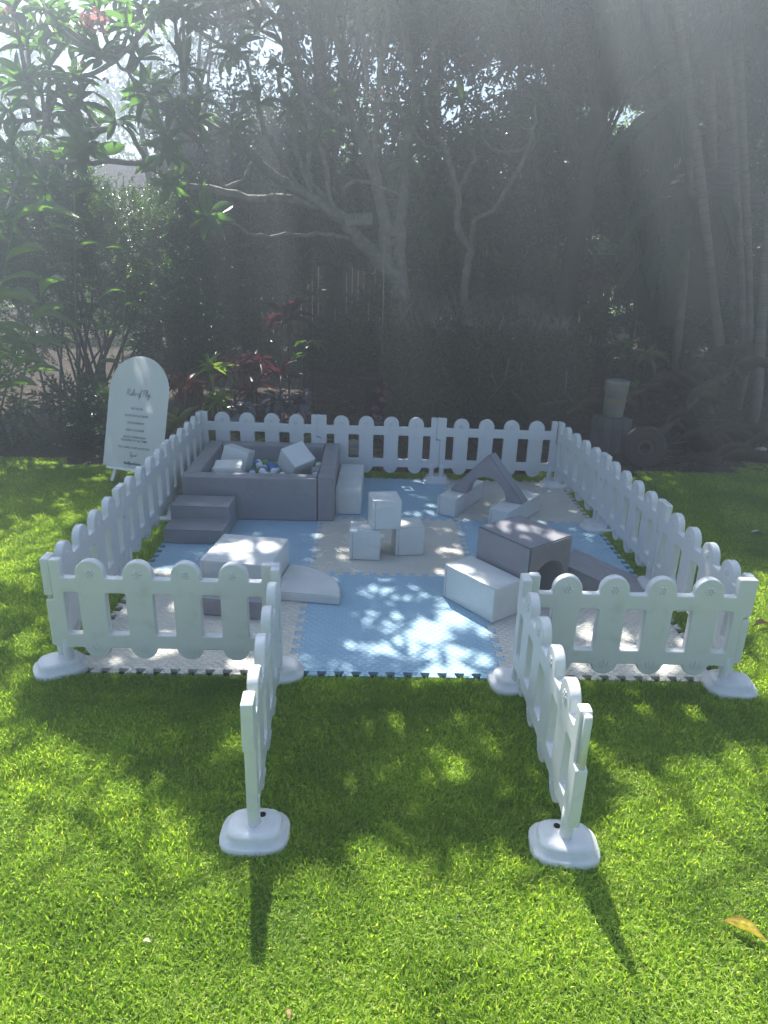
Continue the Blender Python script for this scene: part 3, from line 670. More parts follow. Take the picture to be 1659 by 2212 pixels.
def wedge():
    t = empty('foam_ramp', (3.03, 1.20, MZ), math.radians(-53.3+0), 'low slate grey foam wedge lying behind the tunnel block', 'foam ramp')
    L_, w_, h = .62, .34, .17
    bm = bmesh.new(); pr = [(0, 0), (L_, 0), (L_, .02), (0, h)]
    a = [bm.verts.new((x, 0, z)) for x, z in pr]; b = [bm.verts.new((x, w_, z)) for x, z in pr]
    bm.faces.new(a[::-1]); bm.faces.new(b)
    for i in range(4): bm.faces.new((a[i], a[(i+1) % 4], b[(i+1) % 4], b[i]))
    bmesh.ops.recalc_face_normals(bm, faces=bm.faces); bmesh.ops.bevel(bm, geom=bm.edges[:], offset=.006, segments=2, affect='EDGES')
    link('cover', bm_mesh('cover', bm, math.radians(40)), M['vinyl_grey'], t); piping('seam', [(.004, 0, h), (L_, 0, .02)], t, M['seam_dark'])
    t.rotation_euler = (0, 0, math.radians(-30))
wedge()
# left set: white cube, low grey step, quarter-round slab
t = soft_block('foam_box', 'square white block with a low grey step in front, topped by round sun spots', 'foam block', .535, .955, math.radians(-8.5), .485, .485, .255)
soft_block('foam_step', 'low slate grey step in front of the square white block at front left', 'foam step', .50, .688, math.radians(-8), .495, .26, .12, m='vinyl_grey')
def quarter():
    R_ = .455; t = empty('foam_wedge', (1.022, .90, MZ), math.radians(-8), 'white quarter-round foam slab beside the square white block', 'foam slab')
    poly = [(0, 0)]+[(R_*math.cos(a), R_*math.sin(a)) for a in np.linspace(0, PI/2, 22)]
    link('cover', prism(poly, .062, .010), M['vinyl_white'], t)
    piping('seam', [(x, y, .0615) for x, y in [(.006, .004)]+[((R_-.003)*math.cos(a), (R_-.003)*math.sin(a)) for a in np.linspace(.015, PI/2-.015, 22)]], t, M['seam'], .0026, True)
quarter()
# steps
def steps():
    t = empty('foam_steps', (.045, 1.83, MZ), math.radians(-1.5), 'slate grey two-step foam staircase in front of the ball pit', 'foam steps')
    bm = bmesh.new(); w_ = .475; pr = [(0, 0), (.50, 0), (.50, .235), (.225, .235), (.225, .118), (0, .118)]
    a = [bm.verts.new((0, y, z)) for y, z in pr]; b = [bm.verts.new((w_, y, z)) for y, z in pr]; n = len(pr)
    bm.faces.new(a); bm.faces.new(b[::-1])
    for i in range(n): bm.faces.new((a[i], b[i], b[(i+1) % n], a[(i+1) % n]))
    bmesh.ops.recalc_face_normals(bm, faces=bm.faces); bmesh.ops.bevel(bm, geom=bm.edges[:], offset=.012, segments=3, affect='EDGES', profile=.6)
    me = bm_mesh('cover', bm, math.radians(35)); link('cover', me, M['vinyl_grey'], t)
    piping('seam', [(.01, 0, .115), (w_-.01, 0, .115)], t, M['seam_dark'], .0018); piping('seam', [(.01, .226, .232), (w_-.01, .226, .232)], t, M['seam_dark'], .0018)
steps()
# ball pit
def ballpit():
    x0, x1, y0, y1, h, th = .068, 1.352, 2.375, 3.57, .385, .135
    t = empty('ball_pit', (x0, y0, MZ), 0, 'square slate grey foam ball pit holding coloured balls', 'ball pit')
    W_ = x1-x0; D_ = y1-y0
    link('wall', prism(rect(W_-th-.004, th), h, .014), M['vinyl_grey'], t, (0, 0, 0))
    link('wall', prism(rect(th+.006, D_), h, .010), M['vinyl_grey'], t, (W_-th+.002, .008, 0))
    link('wall', prism(rect(th, D_-th-.006), h, .014), M['vinyl_grey'], t, (0, th+.004, 0))
    link('wall', prism(rect(W_-2*th-.012, th), h, .014), M['vinyl_grey'], t, (th+.004, D_-th-.002, 0))
    link('floor_pad', prism(rect(W_-2*th-.012, D_-2*th-.014), .03, .006), M['vinyl_grey'], t, (th+.004, th+.006, 0))
    piping('seam', [(W_-.004, .010, .012), (W_-.004, .010, h-.004)], t, M['seam_dark']); piping('seam', [(W_-th+.01, .010, h-.002), (W_-.008, .010, h-.002)], t, M['seam_dark'])
    piping('seam', [(W_-th+.004, .014, h), (W_-th+.004, D_*.98, h)], t, M['seam_dark'])
    return (x0+th, x1-th, y0+th, y1-th)
bx0, bx1, by0, by1 = ballpit()
def soft_cube_at(label, c, size, e, name='foam_cube'):
    t = empty(name, c, 0, label, 'foam block', 'white foam blocks lying in the ball pit'); t.rotation_euler = e
    me = prism([(-size[0]/2, -size[1]/2), (size[0]/2, -size[1]/2), (size[0]/2, size[1]/2), (-size[0]/2, size[1]/2)], size[2], .014, z0=-size[2]/2)
    link('cover', me, M['vinyl_white'], t)
    s0, s1, s2 = size[0]/2-.004, size[1]/2-.004, size[2]/2-.003
    piping('seam', [(-s0, -s1, s2), (s0, -s1, s2), (s0, s1, s2), (-s0, s1, s2)], t, M['seam'], .0026, True)
soft_cube_at('white cube tipped up on one corner at the right side of the ball pit', (.985, 2.93, .400), (.235, .235, .235), (math.radians(38), math.radians(-12), math.radians(38)))
soft_cube_at('white block lying flat at the front left of the ball pit', (.42, 2.66, .345), (.245, .225, .20), (math.radians(4), math.radians(-3), math.radians(4)))
soft_cube_at('white block standing tilted behind the flat one in the ball pit', (.43, 2.98, .375), (.24, .20, .25), (math.radians(-10), math.radians(14), math.radians(-12)))
def balls():
    r = .036; me = {}
    for k in ('ball_white', 'ball_clear', 'ball_blue', 'ball_green'):
        bm = bmesh.new(); bmesh.ops.create_icosphere(bm, subdivisions=3, radius=r)
        for f in bm.faces: f.smooth = True
        m_ = bpy.data.meshes.new(k); bm.to_mesh(m_); bm.free(); m_.materials.append(M[k]); me[k] = m_
    lb = {'ball_white': 'white plastic ball in the ball pit', 'ball_clear': 'pearly translucent grey ball in the ball pit', 'ball_blue': 'blue plastic ball in the ball pit', 'ball_green': 'green plastic ball in the ball pit'}
    rr = random.Random(4); placed = []
    cubes = [((.985, 2.93), .17), ((.42, 2.66), .145), ((.43, 2.98), .13)]
    def free(x, y, z):
        if z < .40:
            for (cx, cyy), rd in cubes:
                if math.hypot(x-cx, y-cyy) < rd and z > .18: return False
        return all((x-a)**2+(y-b)**2+(z-c)**2 > (1.93*r)**2 for a, b, c in placed)
    # settle: try many columns, drop each ball to the lowest free height
    for _ in range(1500):
        x = rr.uniform(bx0+r, bx1-r); y = rr.uniform(by0+r, by1-r); z = MZ+.03+r; mx = .215+.075*math.sin((y-by0)/(by1-by0)*PI)
        ok = False
        while z < MZ+mx:
            if free(x, y, z): ok = True; break
            z += .004
        if ok: placed.append((x, y, z))
    placed.sort(key=lambda p: -p[2])
    placed = [p for i, p in enumerate(placed) if not any((p[0]-a)**2+(p[1]-b)**2 < (1.1*r)**2 and c > p[2] for a, b, c in placed[:i])]
    made = {}
    for i, (x, y, z) in enumerate(placed):
        left = x < .5
        q = rr.random()
        k = 'ball_white' if q < .44 else 'ball_clear' if q < .62 else 'ball_blue' if q < .81 else 'ball_green'
        if left and q > .5: k = 'ball_clear' if q < .75 else 'ball_white'
        o = link('ball', me[k], None, None, (x, y, z)); tag(o, lb[k], 'ball', {'ball_white': 'white balls', 'ball_clear': 'pearly balls', 'ball_blue': 'blue balls', 'ball_green': 'green balls'}[k]+' in the ball pit')
        made.setdefault(k, []).append(o)
    for k, lst in made.items():      # the ones a viewer can point at get words of their own
        word = lb[k].replace(' in the ball pit', ''); done = set()
        for key, where in ((lambda o: o.location.y, 'nearest the front wall of the ball pit'), (lambda o: -o.location.x, 'farthest to the right in the ball pit'), (lambda o: -o.location.z, 'lying highest on the heap in the ball pit'), (lambda o: -o.location.y, 'nearest the back wall of the ball pit'), (lambda o: o.location.x, 'farthest to the left in the ball pit'),
                           (lambda o: math.hypot(o.location.x-.985, o.location.y-2.93), 'closest to the tipped-up cube'), (lambda o: math.hypot(o.location.x-.42, o.location.y-2.66), 'closest to the flat white block in the ball pit')):
            o = min(lst, key=key)
            if o.name not in done: done.add(o.name); o['label'] = word+' '+where
balls()

# ================================================================== SIGN BOARD ON EASEL
def sign():
    a, tl = math.radians(18.7), math.radians(16.7); W_, St = .667, .749
    wv = Vector((math.cos(a), -math.sin(a), 0)); uv = Vector((math.sin(tl)*math.sin(a), math.sin(tl)*math.cos(a), math.cos(tl))); nv = wv.cross(uv)   # nv points away from the viewer? -> fixed below
    org = Vector((-.966, 3.40, .183))
    if nv.y > 0: nv = -nv
    mw = Matrix(((wv.x, uv.x, nv.x, org.x), (wv.y, uv.y, nv.y, org.y), (wv.z, uv.z, nv.z, org.z), (0, 0, 0, 1)))   # local: x right, y up the board, z to the viewer
    t = empty('sign_board', (0, 0, 0), 0, 'white arched play-rules board with black script lettering, standing on an easel', 'sign'); t.matrix_world = mw
    bm = bmesh.new(); poly = [(0, 0), (W_, 0)]+[(W_/2+W_/2*math.cos(PI*k/40), St+W_/2*math.sin(PI*k/40)) for k in range(0, 41)]
    f = bm.faces.new([bm.verts.new((x, y, 0)) for x, y in poly]); r = bmesh.ops.extrude_face_region(bm, geom=[f])
    for v in [v for v in r['geom'] if isinstance(v, bmesh.types.BMVert)]: v.co.z = -.006
    link('board', bm_mesh('board', bm), M['board'], t)
    # printed lettering
    def text(s, x, y, size, shear=0, off=0, space=1.0, name='lettering', bold=0):
        cu = bpy.data.curves.new('t', 'FONT'); cu.body = s; cu.size = size; cu.align_x = 'CENTER'; cu.align_y = 'CENTER'; cu.shear = shear; cu.space_character = space; cu.offset = bold; cu.resolution_u = 3
        o = bpy.data.objects.new('t', cu); C.objects.link(o); dg = bpy.context.evaluated_depsgraph_get(); me = bpy.data.meshes.new_from_object(o.evaluated_get(dg)); bpy.data.objects.remove(o)
        return link(name, me, M['ink'], t, (x, y, .002))
    k = W_/2
    def script(strokes, x, y, s, name, r=.0022):
        """handwritten line built from pen strokes"""
        lst = []
        for st in strokes:
            pts = smooth_line([(px*s, py*s, 0) for px, py in st], 5) if len(st) > 2 else np.array([(px*s, py*s, 0) for px, py in st], float)
            pts[:, 0] += x; pts[:, 1] += y; lst.append((pts, r))
        o = link(name, tubes(name, lst, 4), M['ink'], t, (0, 0, .002)); o.scale = (1, 1, .3); return o
    # letters as pen paths on a 1-unit x-height grid
    G = {'R': ([[(.1, 0), (.25, 1), (.42, 2)], [(-.2, 1.5), (.2, 2.0), (.8, 2.1), (1.0, 1.6), (.5, 1.1), (.35, 1.0)], [(.4, 1.05), (.8, .5), (1.3, 0)]], 1.3),
         'u': ([[(0, .9), (0, .2), (.3, 0), (.6, .5), (.7, .9)], [(.7, .9), (.65, .2), (.9, 0)]], .85), 'l': ([[(0, .2), (.35, 1.4), (.3, 2.1), (.1, 1.4), (.1, .2), (.4, 0)]], .4),
         'e': ([[(0, .4), (.4, .6), (.4, .95), (.15, .9), (.05, .3), (.3, 0), (.65, .3)]], .6), 's': ([[(0, .1), (.3, .9), (.45, .5), (.35, .02), (0, .05)]], .55),
         'o': ([[(.35, .9), (.05, .7), (.05, .15), (.35, 0), (.6, .4), (.4, .9), (.7, .85)]], .65), 'f': ([[(0, -.3), (.25, .6), (.55, 2.0), (.35, 1.8), (.2, .4), (.1, -.8), (.3, -.4), (.5, .3)]], .55),
         'P': ([[(.1, 0), (.25, 1), (.42, 2)], [(-.2, 1.4), (.2, 2.0), (.9, 2.1), (1.1, 1.5), (.6, 1.0), (.35, .95)]], 1.15), 'a': ([[(.5, .8), (.15, .85), (.05, .2), (.35, .1), (.55, .9), (.5, .1), (.75, .1)]], .72),
         'y': ([[(0, .9), (.05, .3), (.3, .2), (.5, .9)], [(.55, .9), (.4, 0), (.15, -.9), (-.05, -.7), (.3, -.1), (.7, .2)]], .7), 'T': ([[(.3, 0), (.4, 1), (.5, 1.9)], [(-.3, 1.8), (.3, 1.95), (1.2, 2.0)]], .75),
         'g': ([[(.5, .8), (.1, .8), (.05, .2), (.4, .2), (.55, .9), (.45, 0), (.2, -.9), (0, -.6), (.7, .2)]], .7), '!': ([[(.2, .5), (.35, 2.0)], [(.15, .05), (.18, .15)]], .4), ' ': ([], .55),
         '@': ([[(.9, .5), (.5, .4), (.5, .9), (.9, 1.1), (.85, .4), (1.2, .6), (1.0, 1.4), (.3, 1.3), (.1, .4), (.6, -.1), (1.1, 0)]], 1.35), 'r': ([[(0, 0), (.1, .8), (.15, .6), (.45, .9)]], .45), 'i': ([[(.05, .85), (.05, .1), (.3, .05)], [(.15, 1.2), (.18, 1.3)]], .35),
         't': ([[(.15, 1.7), (.08, .2), (.35, .05)], [(-.1, 1.1), (.45, 1.2)]], .42), 'v': ([[(0, .85), (.2, 0), (.55, .9)]], .55), 'n': ([[(0, 0), (.05, .8), (.05, .3), (.35, .85), (.4, .1), (.65, .1)]], .65), 'b': ([[(0, 1.9), (0, .1), (.4, .1), (.45, .7), (.05, .6)]], .6)}
    def write(s, xc, y, size, name, r=.0018, slant=.22):
        tot = sum(G[c][1] for c in s); x = -tot/2; st = []
        for c in s:
            for q in G[c][0]: st.append([(x+px+slant*py, py) for px, py in q])
            x += G[c][1]
        return script(st, xc, y, size, name, r)
    write('Rules of Play', k, .700, .0300, 'lettering', .0016)
    ys = [(.575, 'NO SHOES'), (.508, 'NO FOOD OR DRINK'), (.437, 'NO FACEPAINT'), (.368, 'AGES 5 & UNDER'), (.300, 'ADULT SUPERVISION'), (.268, 'REQUIRED AT ALL TIMES'), (.197, 'PLAY SAFELY AND HAVE FUN')]
    for y, s in ys: text(s, k, y, .027, bold=.0002)
    write('Tag us!', k, .115, .0185, 'lettering', .0014)
    write('@realityeventsbrisbane', k, .035, .0150, 'lettering', .0017)
    # easel
    e = empty('easel', (0, 0, 0), 0, 'white wooden easel behind the arched sign board', 'easel'); e.matrix_world = mw
    def bar(name, p, q, w_, th, zc=-.035):
        p = Vector((p[0], p[1], zc)); q = Vector((q[0], q[1], zc)); d = q-p; ang = math.atan2(d.y, d.x)
        bm = bmesh.new(); box(bm, (p+q)/2, (d.length, w_, th), rot=Matrix.Rotation(ang, 3, 'Z'), bev=.002); return link(name, bm_mesh(name, bm), M['white_wood'], e)
    bar('leg', (.095, -.150), (k-.02, .83), .034, .018); bar('leg', (W_-.095, -.150), (k+.02, .83), .034, .018)
    bar('crossbar', (.17, .55), (W_-.17, .55), .04, .016, -.018); bar('mast', (k, .02), (k, .86), .05, .016, -.055)
    bar('head_block', (k-.07, .80), (k+.07, .80), .05, .02, -.018)
    bm = bmesh.new(); box(bm, Vector((k, -.016, -.008)), (.56, .026, .055), bev=.002); link('ledge', bm_mesh('ledge', bm), M['white_wood'], e)
    rear = mw.inverted() @ Vector((org.x+wv.x*k+.12, org.y+.55, .005)); top = Vector((k, .80, -.06))
    link('rear_leg', tubes('rear_leg', [([top, rear], .014)], 4), M['white_wood'], e)
sign()

# ================================================================== FRANGIPANI TREES
FT = [leaf_template(6, ob_shape(.5), .12, d, .0) for d in (.12, .28, .45)]
def rosette_arrays(c, up, n=15, L=(.20, .34), s=1.0):
    """whorl of long leaves round a shoot tip: (P, D, U, L, W)"""
    up = np.asarray(up, float); up /= np.linalg.norm(up); a = rng.random()*6.28+np.arange(n)*2.4; ref = np.cross(up, (.3, .9, .2)); ref /= np.linalg.norm(ref); r2 = np.cross(up, ref)
    el = rng.uniform(-.45, 1.2, n)
    D = (np.cos(a)*np.cos(el))[:, None]*ref+(np.sin(a)*np.cos(el))[:, None]*r2+np.sin(el)[:, None]*up
    P = np.asarray(c)+up*rng.uniform(-.05, .03, n)[:, None]
    Ln = rng.uniform(*L, n)*s
    Ln = Ln*rng.uniform(.65, 1.1, n); return P, D, np.tile(up, (n, 1))+rng.normal(0, .22, (n, 3)), Ln, Ln*rng.uniform(.20, .33, n)
def petal_cluster(c, n, rad, m, parent, name='flower_cluster', size=.035):
    P = np.asarray(c)+rand_dirs(n)*rad*rng.uniform(.5, 1, n)[:, None]*np.array([1, 1, .75]); out = []
    tp = leaf_template(2, ob_shape(.5), .1, .3)
    base = P-np.asarray(c); nrm = base/np.linalg.norm(base, axis=1, keepdims=True)
    for k in range(5):
        ref = np.cross(nrm, (0, .3, 1)); ref /= np.linalg.norm(ref, axis=1, keepdims=True)+1e-9; r2 = np.cross(nrm, ref); a = k*2*PI/5+rng.random(n)*.3
        D = np.cos(a)[:, None]*ref+np.sin(a)[:, None]*r2+nrm*.35
        out.append(place(tp, P, D, nrm, size, size*.75))
    me = join_arrays(name, out); return tag(link(name, me, m, parent), kind='stuff')
LIMBS_A = [   # (points (u, v, Y) ..., radius start, end)
    ([(868, 640, 8.6), (850, 600, 8.5), (810, 553, 8.4), (762, 500, 8.2), (720, 457, 8.0), (653, 413, 7.7), (596, 383, 7.4), (553, 343, 7.1), (505, 290, 6.8)], .17, .055),
    ([(686, 440, 7.9), (620, 430, 7.7), (553, 430, 7.4), (470, 412, 7.1), (390, 398, 6.8), (320, 360, 6.5)], .095, .04),
    ([(722, 458, 8.0), (700, 425, 8.0), (676, 400, 8.1), (667, 367, 8.1), (670, 310, 8.2), (660, 287, 8.2), (633, 247, 8.1)], .05, .03),
    ([(722, 455, 8.0), (713, 427, 7.8), (703, 350, 7.6), (683, 303, 7.4), (650, 215, 7.2)], .05, .03),
    ([(676, 425, 7.8), (643, 333, 7.4), (633, 283, 7.3), (600, 160, 7.0)], .05, .03),
    ([(650, 412, 7.7), (610, 350, 7.3), (573, 287, 7.1), (556, 233, 7.0), (530, 120, 6.8)], .05, .028),
    ([(868, 640, 8.6), (835, 560, 8.6), (830, 467, 8.5), (813, 400, 8.4), (800, 350, 8.4), (783, 300, 8.3), (765, 270, 8.2), (753, 233, 8.1), (743, 200, 8.0), (740, 133, 7.9), (720, 67, 7.7), (700, 0, 7.5), (680, -90, 7.3)], .13, .04),
    ([(765, 272, 8.2), (740, 255, 8.0), (713, 247, 7.9), (680, 215, 7.7), (653, 187, 7.6), (620, 83, 7.3), (596, 37, 7.1), (553, 10, 6.9), (520, -60, 6.7)], .06, .035),
    ([(868, 640, 8.6), (866, 555, 8.8), (866, 483, 8.8), (873, 417, 8.8), (876, 367, 8.7), (880, 300, 8.7), (892, 250, 8.6), (896, 187, 8.6), (886, 150, 8.5), (876, 67, 8.4), (875, 0, 8.3), (870, -90, 8.1)], .12, .04),
    ([(893, 200, 8.6), (906, 180, 8.5), (930, 117, 8.3), (946, 80, 8.2), (980, 47, 8.0), (1013, 0, 7.9), (1050, -80, 7.7)], .055, .03),
    ([(938, 95, 8.3), (935, 40, 8.2), (928, -20, 8.1), (925, -100, 7.9)], .035, .025),
    ([(882, 287, 8.7), (868, 240, 8.5), (850, 197, 8.3), (842, 175, 8.2)], .03, .02),
    ([(742, 420, 8.3), (760, 390, 8.3), (806, 397, 8.2), (840, 412, 8.1), (862, 419, 8.1), (878, 411, 8.1), (881, 383, 8.0), (876, 345, 7.9)], .035, .025),
    ([(775, 515, 8.2), (753, 513, 8.2), (703, 507, 8.0), (620, 508, 7.7), (553, 507, 7.4), (500, 482, 7.1), (463, 469, 6.9)], .045, .018),
    ([(800, 350, 8.4), (812, 300, 8.2), (815, 240, 8.0), (822, 130, 7.7), (838, 60, 7.4), (832, -10, 7.2), (828, -80, 7.0)], .05, .03),
    ([(815, 250, 8.0), (795, 190, 8.2), (790, 120, 8.2), (775, 40, 8.1), (770, -60, 8.0)], .04, .025),
    ([(390, 398, 6.8), (300, 352, 6.3), (200, 349, 6.0), (100, 348, 5.8), (57, 348, 5.7), (10, 330, 5.6)], .045, .02),
    ([(505, 290, 6.8), (460, 300, 6.7), (417, 300, 6.6), (360, 240, 6.4), (300, 190, 6.2), (250, 130, 6.0)], .04, .022),
    ([(553, 343, 7.1), (493, 407, 6.9), (455, 345, 6.7), (417, 290, 6.5), (400, 200, 6.3)], .035, .02),
    ([(320, 360, 6.5), (270, 270, 6.2), (215, 280, 6.0), (100, 267, 5.8), (53, 257, 5.7), (0, 262, 5.6), (-60, 240, 5.5)], .035, .02),
]
LIMBS_B = [
    ([(1003, 640, 9.0), (1008, 575, 9.0), (1015, 535, 9.0), (990, 495, 8.9), (988, 417, 8.8), (970, 343, 8.7), (953, 307, 8.6), (926, 253, 8.4), (920, 205, 8.3)], .085, .035),
    ([(1015, 535, 9.0), (1025, 480, 8.7), (1063, 453, 8.5), (1103, 397, 8.3), (1130, 350, 8.2), (1146, 310, 8.1), (1155, 250, 8.0)], .05, .03),
    ([(988, 417, 8.8), (1005, 380, 8.7), (1020, 353, 8.6), (1023, 310, 8.5), (1000, 240, 8.3)], .04, .025),
    ([(1146, 310, 8.1), (1110, 330, 8.3), (1060, 320, 8.4), (1040, 290, 8.4)], .03, .02),
    ([(960, 325, 8.7), (935, 320, 8.7), (905, 300, 8.6), (890, 270, 8.4)], .03, .02),
]
def build_frangi(name, label, limbs, shoots, flowers, base, canopy=None):
    t = empty(name, base, 0, label, 'tree'); inv = -Vector(base); tips = []
    nodes = []
    for i, (pl, r0, r1) in enumerate(limbs):
        pts = np.array([tuple(at(*p)+inv) for p in pl])
        if i == 0 or (pl[0][1] > 620): pts = np.vstack([pts[0]+np.array((0, 0, -(pts[0][2]+base[2]-gz(base[1])+.1))), pts])
        sm = smooth_line(pts, 4, .012); rad = ramp(len(sm), r0*.87, r1*.85)
        link('trunk' if pl[0][1] > 620 else 'branch', tubes('branch', [(sm, rad)], 9), M['bark'], t)
        nodes += [p for p in sm[len(sm)//3:]]; tips.append((sm[-1], sm[-1]-sm[-3]))
    for (u, v, Y, s, upv) in shoots:
        c = np.array(at(u, v, Y)+inv)
        P, D, U, L, Wd = rosette_arrays(c, upv, 13, (.28, .46), s)
        a = [place(FT[k], P[k::3], D[k::3], U[k::3], L[k::3], Wd[k::3]) for k in range(3)]
        link('leaf_cluster', join_arrays('leaf_cluster', a), M['frangi'], t)
        nd = np.array(nodes); j = np.argmin(((nd-c)**2).sum(1)); q = nd[j]
        if np.linalg.norm(q-c) > .05: link('branch', tubes('branch', [(smooth_line([q, (q+c)/2+(0, 0, -.03), c], 3), [.026]*3+[.022]*4 if False else ramp(7, .028, .02))], 7), M['bark'], t)
    for (u, v, Y, n, rd, mm) in flowers:
        petal_cluster(np.array(at(u, v, Y)+inv), n, rd, M[mm], t)
    if canopy is not None:
        # crown beyond the limbs: shoots joined to the nearest wood, whorls at their ends
        C_ = canopy+np.array(inv); tree = [n_ for n_ in nodes]; tree = [p for p in nodes if p[2]+base[2] > 4.0]; order = np.argsort(((C_-np.array(tree).mean(0))**2).sum(1)); tl = []; TR_ = list(tree)
        for j in order:
            c = C_[j]; nd = np.array(TR_); d = ((nd-c)**2).sum(1); q = nd[np.argmin(d)]
            n_ = max(3, int(np.sqrt(d.min())/.25)); ln = np.linspace(0, 1, n_)[:, None]*(c-q)+q; ln[1:-1] += rng.normal(0, .02, ln[1:-1].shape); ln[:, 2] -= .10*np.sin(np.linspace(0, PI, n_))*np.sqrt(d.min())*.3
            tl.append((ln, ramp(n_, .020, .012))); TR_ += [p for p in ln[1:]]
        b = link('branch', tubes('twigs', tl, 5), M['bark'], t); tag(b, kind='stuff')
        allP = [[], [], [], [], []]
        for c in C_:
            for k, x in enumerate(rosette_arrays(c, (rng.normal(0, .3), rng.normal(0, .3)-.2, 1), 15, (.20, .34))): allP[k].append(x)
        P, D, U, L, Wd = [np.concatenate(x) for x in allP]
        Dn = D/np.linalg.norm(D, axis=1, keepdims=True); W0 = P+np.array(base); mid = W0+Dn*(L*.5)[:, None]; k = keep_mask(mid, .022, [W0+Dn*(L*f)[:, None] for f in (.15, .4, .65, .9)]); P, D, U, L, Wd = P[k], D[k], U[k], L[k], Wd[k]
        T4 = [leaf_template(4, ob_shape(.5), .12, d, .0) for d in (.15, .4)]
        a = [place(T4[q], P[q::2], D[q::2], U[q::2], L[q::2], Wd[q::2]) for q in range(2)]
        cr = link('crown', join_arrays('crown', a), M['frangi'], t); tag(cr, kind='stuff')
    return t
SH = np.array([-SD[0], -SD[1], 0])/(-SD[2])    # horizontal shift towards the sun per metre of height
def canopy_points(xr, yr, zr, dens, cond=None, seed=1):
    """crown positions whose shade covers the ground rectangle xr, yr"""
    n = int((xr[1]-xr[0])*(yr[1]-yr[0])*dens); g = rng.random((n, 2)); x = xr[0]+g[:, 0]*(xr[1]-xr[0]); y = yr[0]+g[:, 1]*(yr[1]-yr[0]); z = rng.uniform(zr[0], zr[1], n)
    P = np.stack([x, y, np.zeros(n)], 1)+SH*z[:, None]; P[:, 2] = z; return P
canA = canopy_points((-.9, 4.2), (-1.5, 4.2), (5.2, 6.7), 38)
canL = canopy_points((-4.5, -.7), (-.2, 5), (5.6, 7.4), 7)
shA = [(125, 62, 5.8, 1.1, (0, -.2, 1)), (60, 100, 5.9, 1, (-.2, -.3, 1)), (215, 120, 6.0, 1.05, (.2, -.3, .8)), (30, 325, 5.6, 1.15, (-.3, -.6, .3)), (182, 322, 6.0, 1.15, (.1, -.7, .2)), (150, 240, 6.0, 1, (-.2, -.3, 1)), (250, 260, 6.1, 1, (.3, -.4, .6)), (320, 210, 6.3, 1, (.2, -.4, 1)), (365, 395, 6.4, .9, (.1, -.7, -.1)),
       (446, 468, 6.7, 1.1, (.1, -.8, .2)), (350, 330, 6.4, .95, (.2, -.4, .5)), (60, 180, 5.8, 1, (-.3, -.4, .7)), (280, 60, 6.2, 1, (.1, -.2, 1)), (90, 200, 5.9, 1, (0, -.4, .8)), (160, 170, 6.0, 1, (.1, -.4, .8)), (20, 240, 5.7, 1.1, (-.1, -.5, .7)), (360, 290, 6.4, 1, (.1, -.5, .5)), (100, 400, 5.7, 1, (0, -.7, 0)), (30, 20, 5.8, 1, (0, -.2, 1)), (380, 230, 6.4, .9, (0, -.3, 1)), (400, 150, 6.4, 1, (.1, -.3, 1)), (420, 60, 6.5, 1, (-.1, -.3, 1)),
       (610, 140, 7.0, .9, (0, -.4, 1)), (632, 240, 7.2, .95, (-.2, -.4, .8)), (690, 295, 7.4, .85, (.2, -.4, .6)), (745, 190, 7.9, .8, (0, -.2, 1)), (555, 220, 6.9, .95, (-.3, -.4, .8)), (877, 352, 7.9, .9, (.1, -.5, .6)), (505, 285, 6.8, .95, (-.4, -.4, .6)), (500, 120, 6.7, 1, (-.2, -.3, 1)), (842, 180, 8.2, .7, (0, -.3, 1)), (10, 470, 5.2, 1.2, (-.3, -.5, .5)), (95, 20, 5.9, 1, (0, -.3, 1)), (-20, 60, 5.8, 1, (0, -.3, 1)), (210, 30, 6.2, .9, (0, 0, 1)), (300, 130, 6.2, .9, (.3, -.2, .8)), (560, 60, 6.9, .9, (0, -.3, 1))]
for _u, _v in [(rng.uniform(-20, 440), rng.uniform(-40, 340)) for _ in range(34)]:
    shA.append((_u, _v, rng.uniform(6.0, 7.6), rng.uniform(.7, 1.05), (rng.normal(0, .25), -.35, rng.uniform(.4, 1))))
flA = [(207, 45, 5.9, 80, .18, 'pink'), (22, 30, 5.8, 30, .11, 'pink'), (20, 52, 5.8, 14, .08, 'pale_pink'), (179, 140, 5.9, 8, .05, 'pink'), (165, 152, 6, 6, .05, 'pink'), (115, 312, 6.0, 6, .06, 'pale_pink'), (5, 316, 5.7, 6, .05, 'pale_pink'), (348, 366, 6.4, 7, .07, 'pale_pink'), (800, 203, 7.7, 9, .09, 'pale_pink'), (835, 212, 7.8, 9, .08, 'pale_pink'), (822, 198, 7.8, 5, .06, 'pink'), (955, 190, 8.2, 8, .09, 'pale_pink'), (228, 175, 6.0, 3, .03, 'pink')]
build_frangi('frangipani_tree', 'large old frangipani with pale forking limbs and pink flowers at upper left', LIMBS_A, shA, flA, tuple(at(866, 620, 8.6)*Vector((1, 1, 0))+Vector((0, 0, gz(8.6)))), np.vstack([canA, canL]))
shB = [(1155, 225, 8.0, 1.25, (.1, -.4, 1)), (1000, 215, 8.3, .9, (-.1, -.4, 1)), (1042, 285, 8.4, .95, (0, -.5, .8)), (920, 205, 8.3, .8, (0, -.4, 1)), (892, 262, 8.4, .8, (-.3, -.4, .5)), (1160, 310, 8.1, .9, (.3, -.5, .6)), (1110, 260, 8.0, .9, (-.2, -.4, 1))]
build_frangi('frangipani_tree', 'slim frangipani with a single pale trunk rising behind the clipped hedge', LIMBS_B, shB, [], tuple(at(1003, 640, 9.0)*Vector((1, 1, 0))+Vector((0, 0, gz(9)))), None)

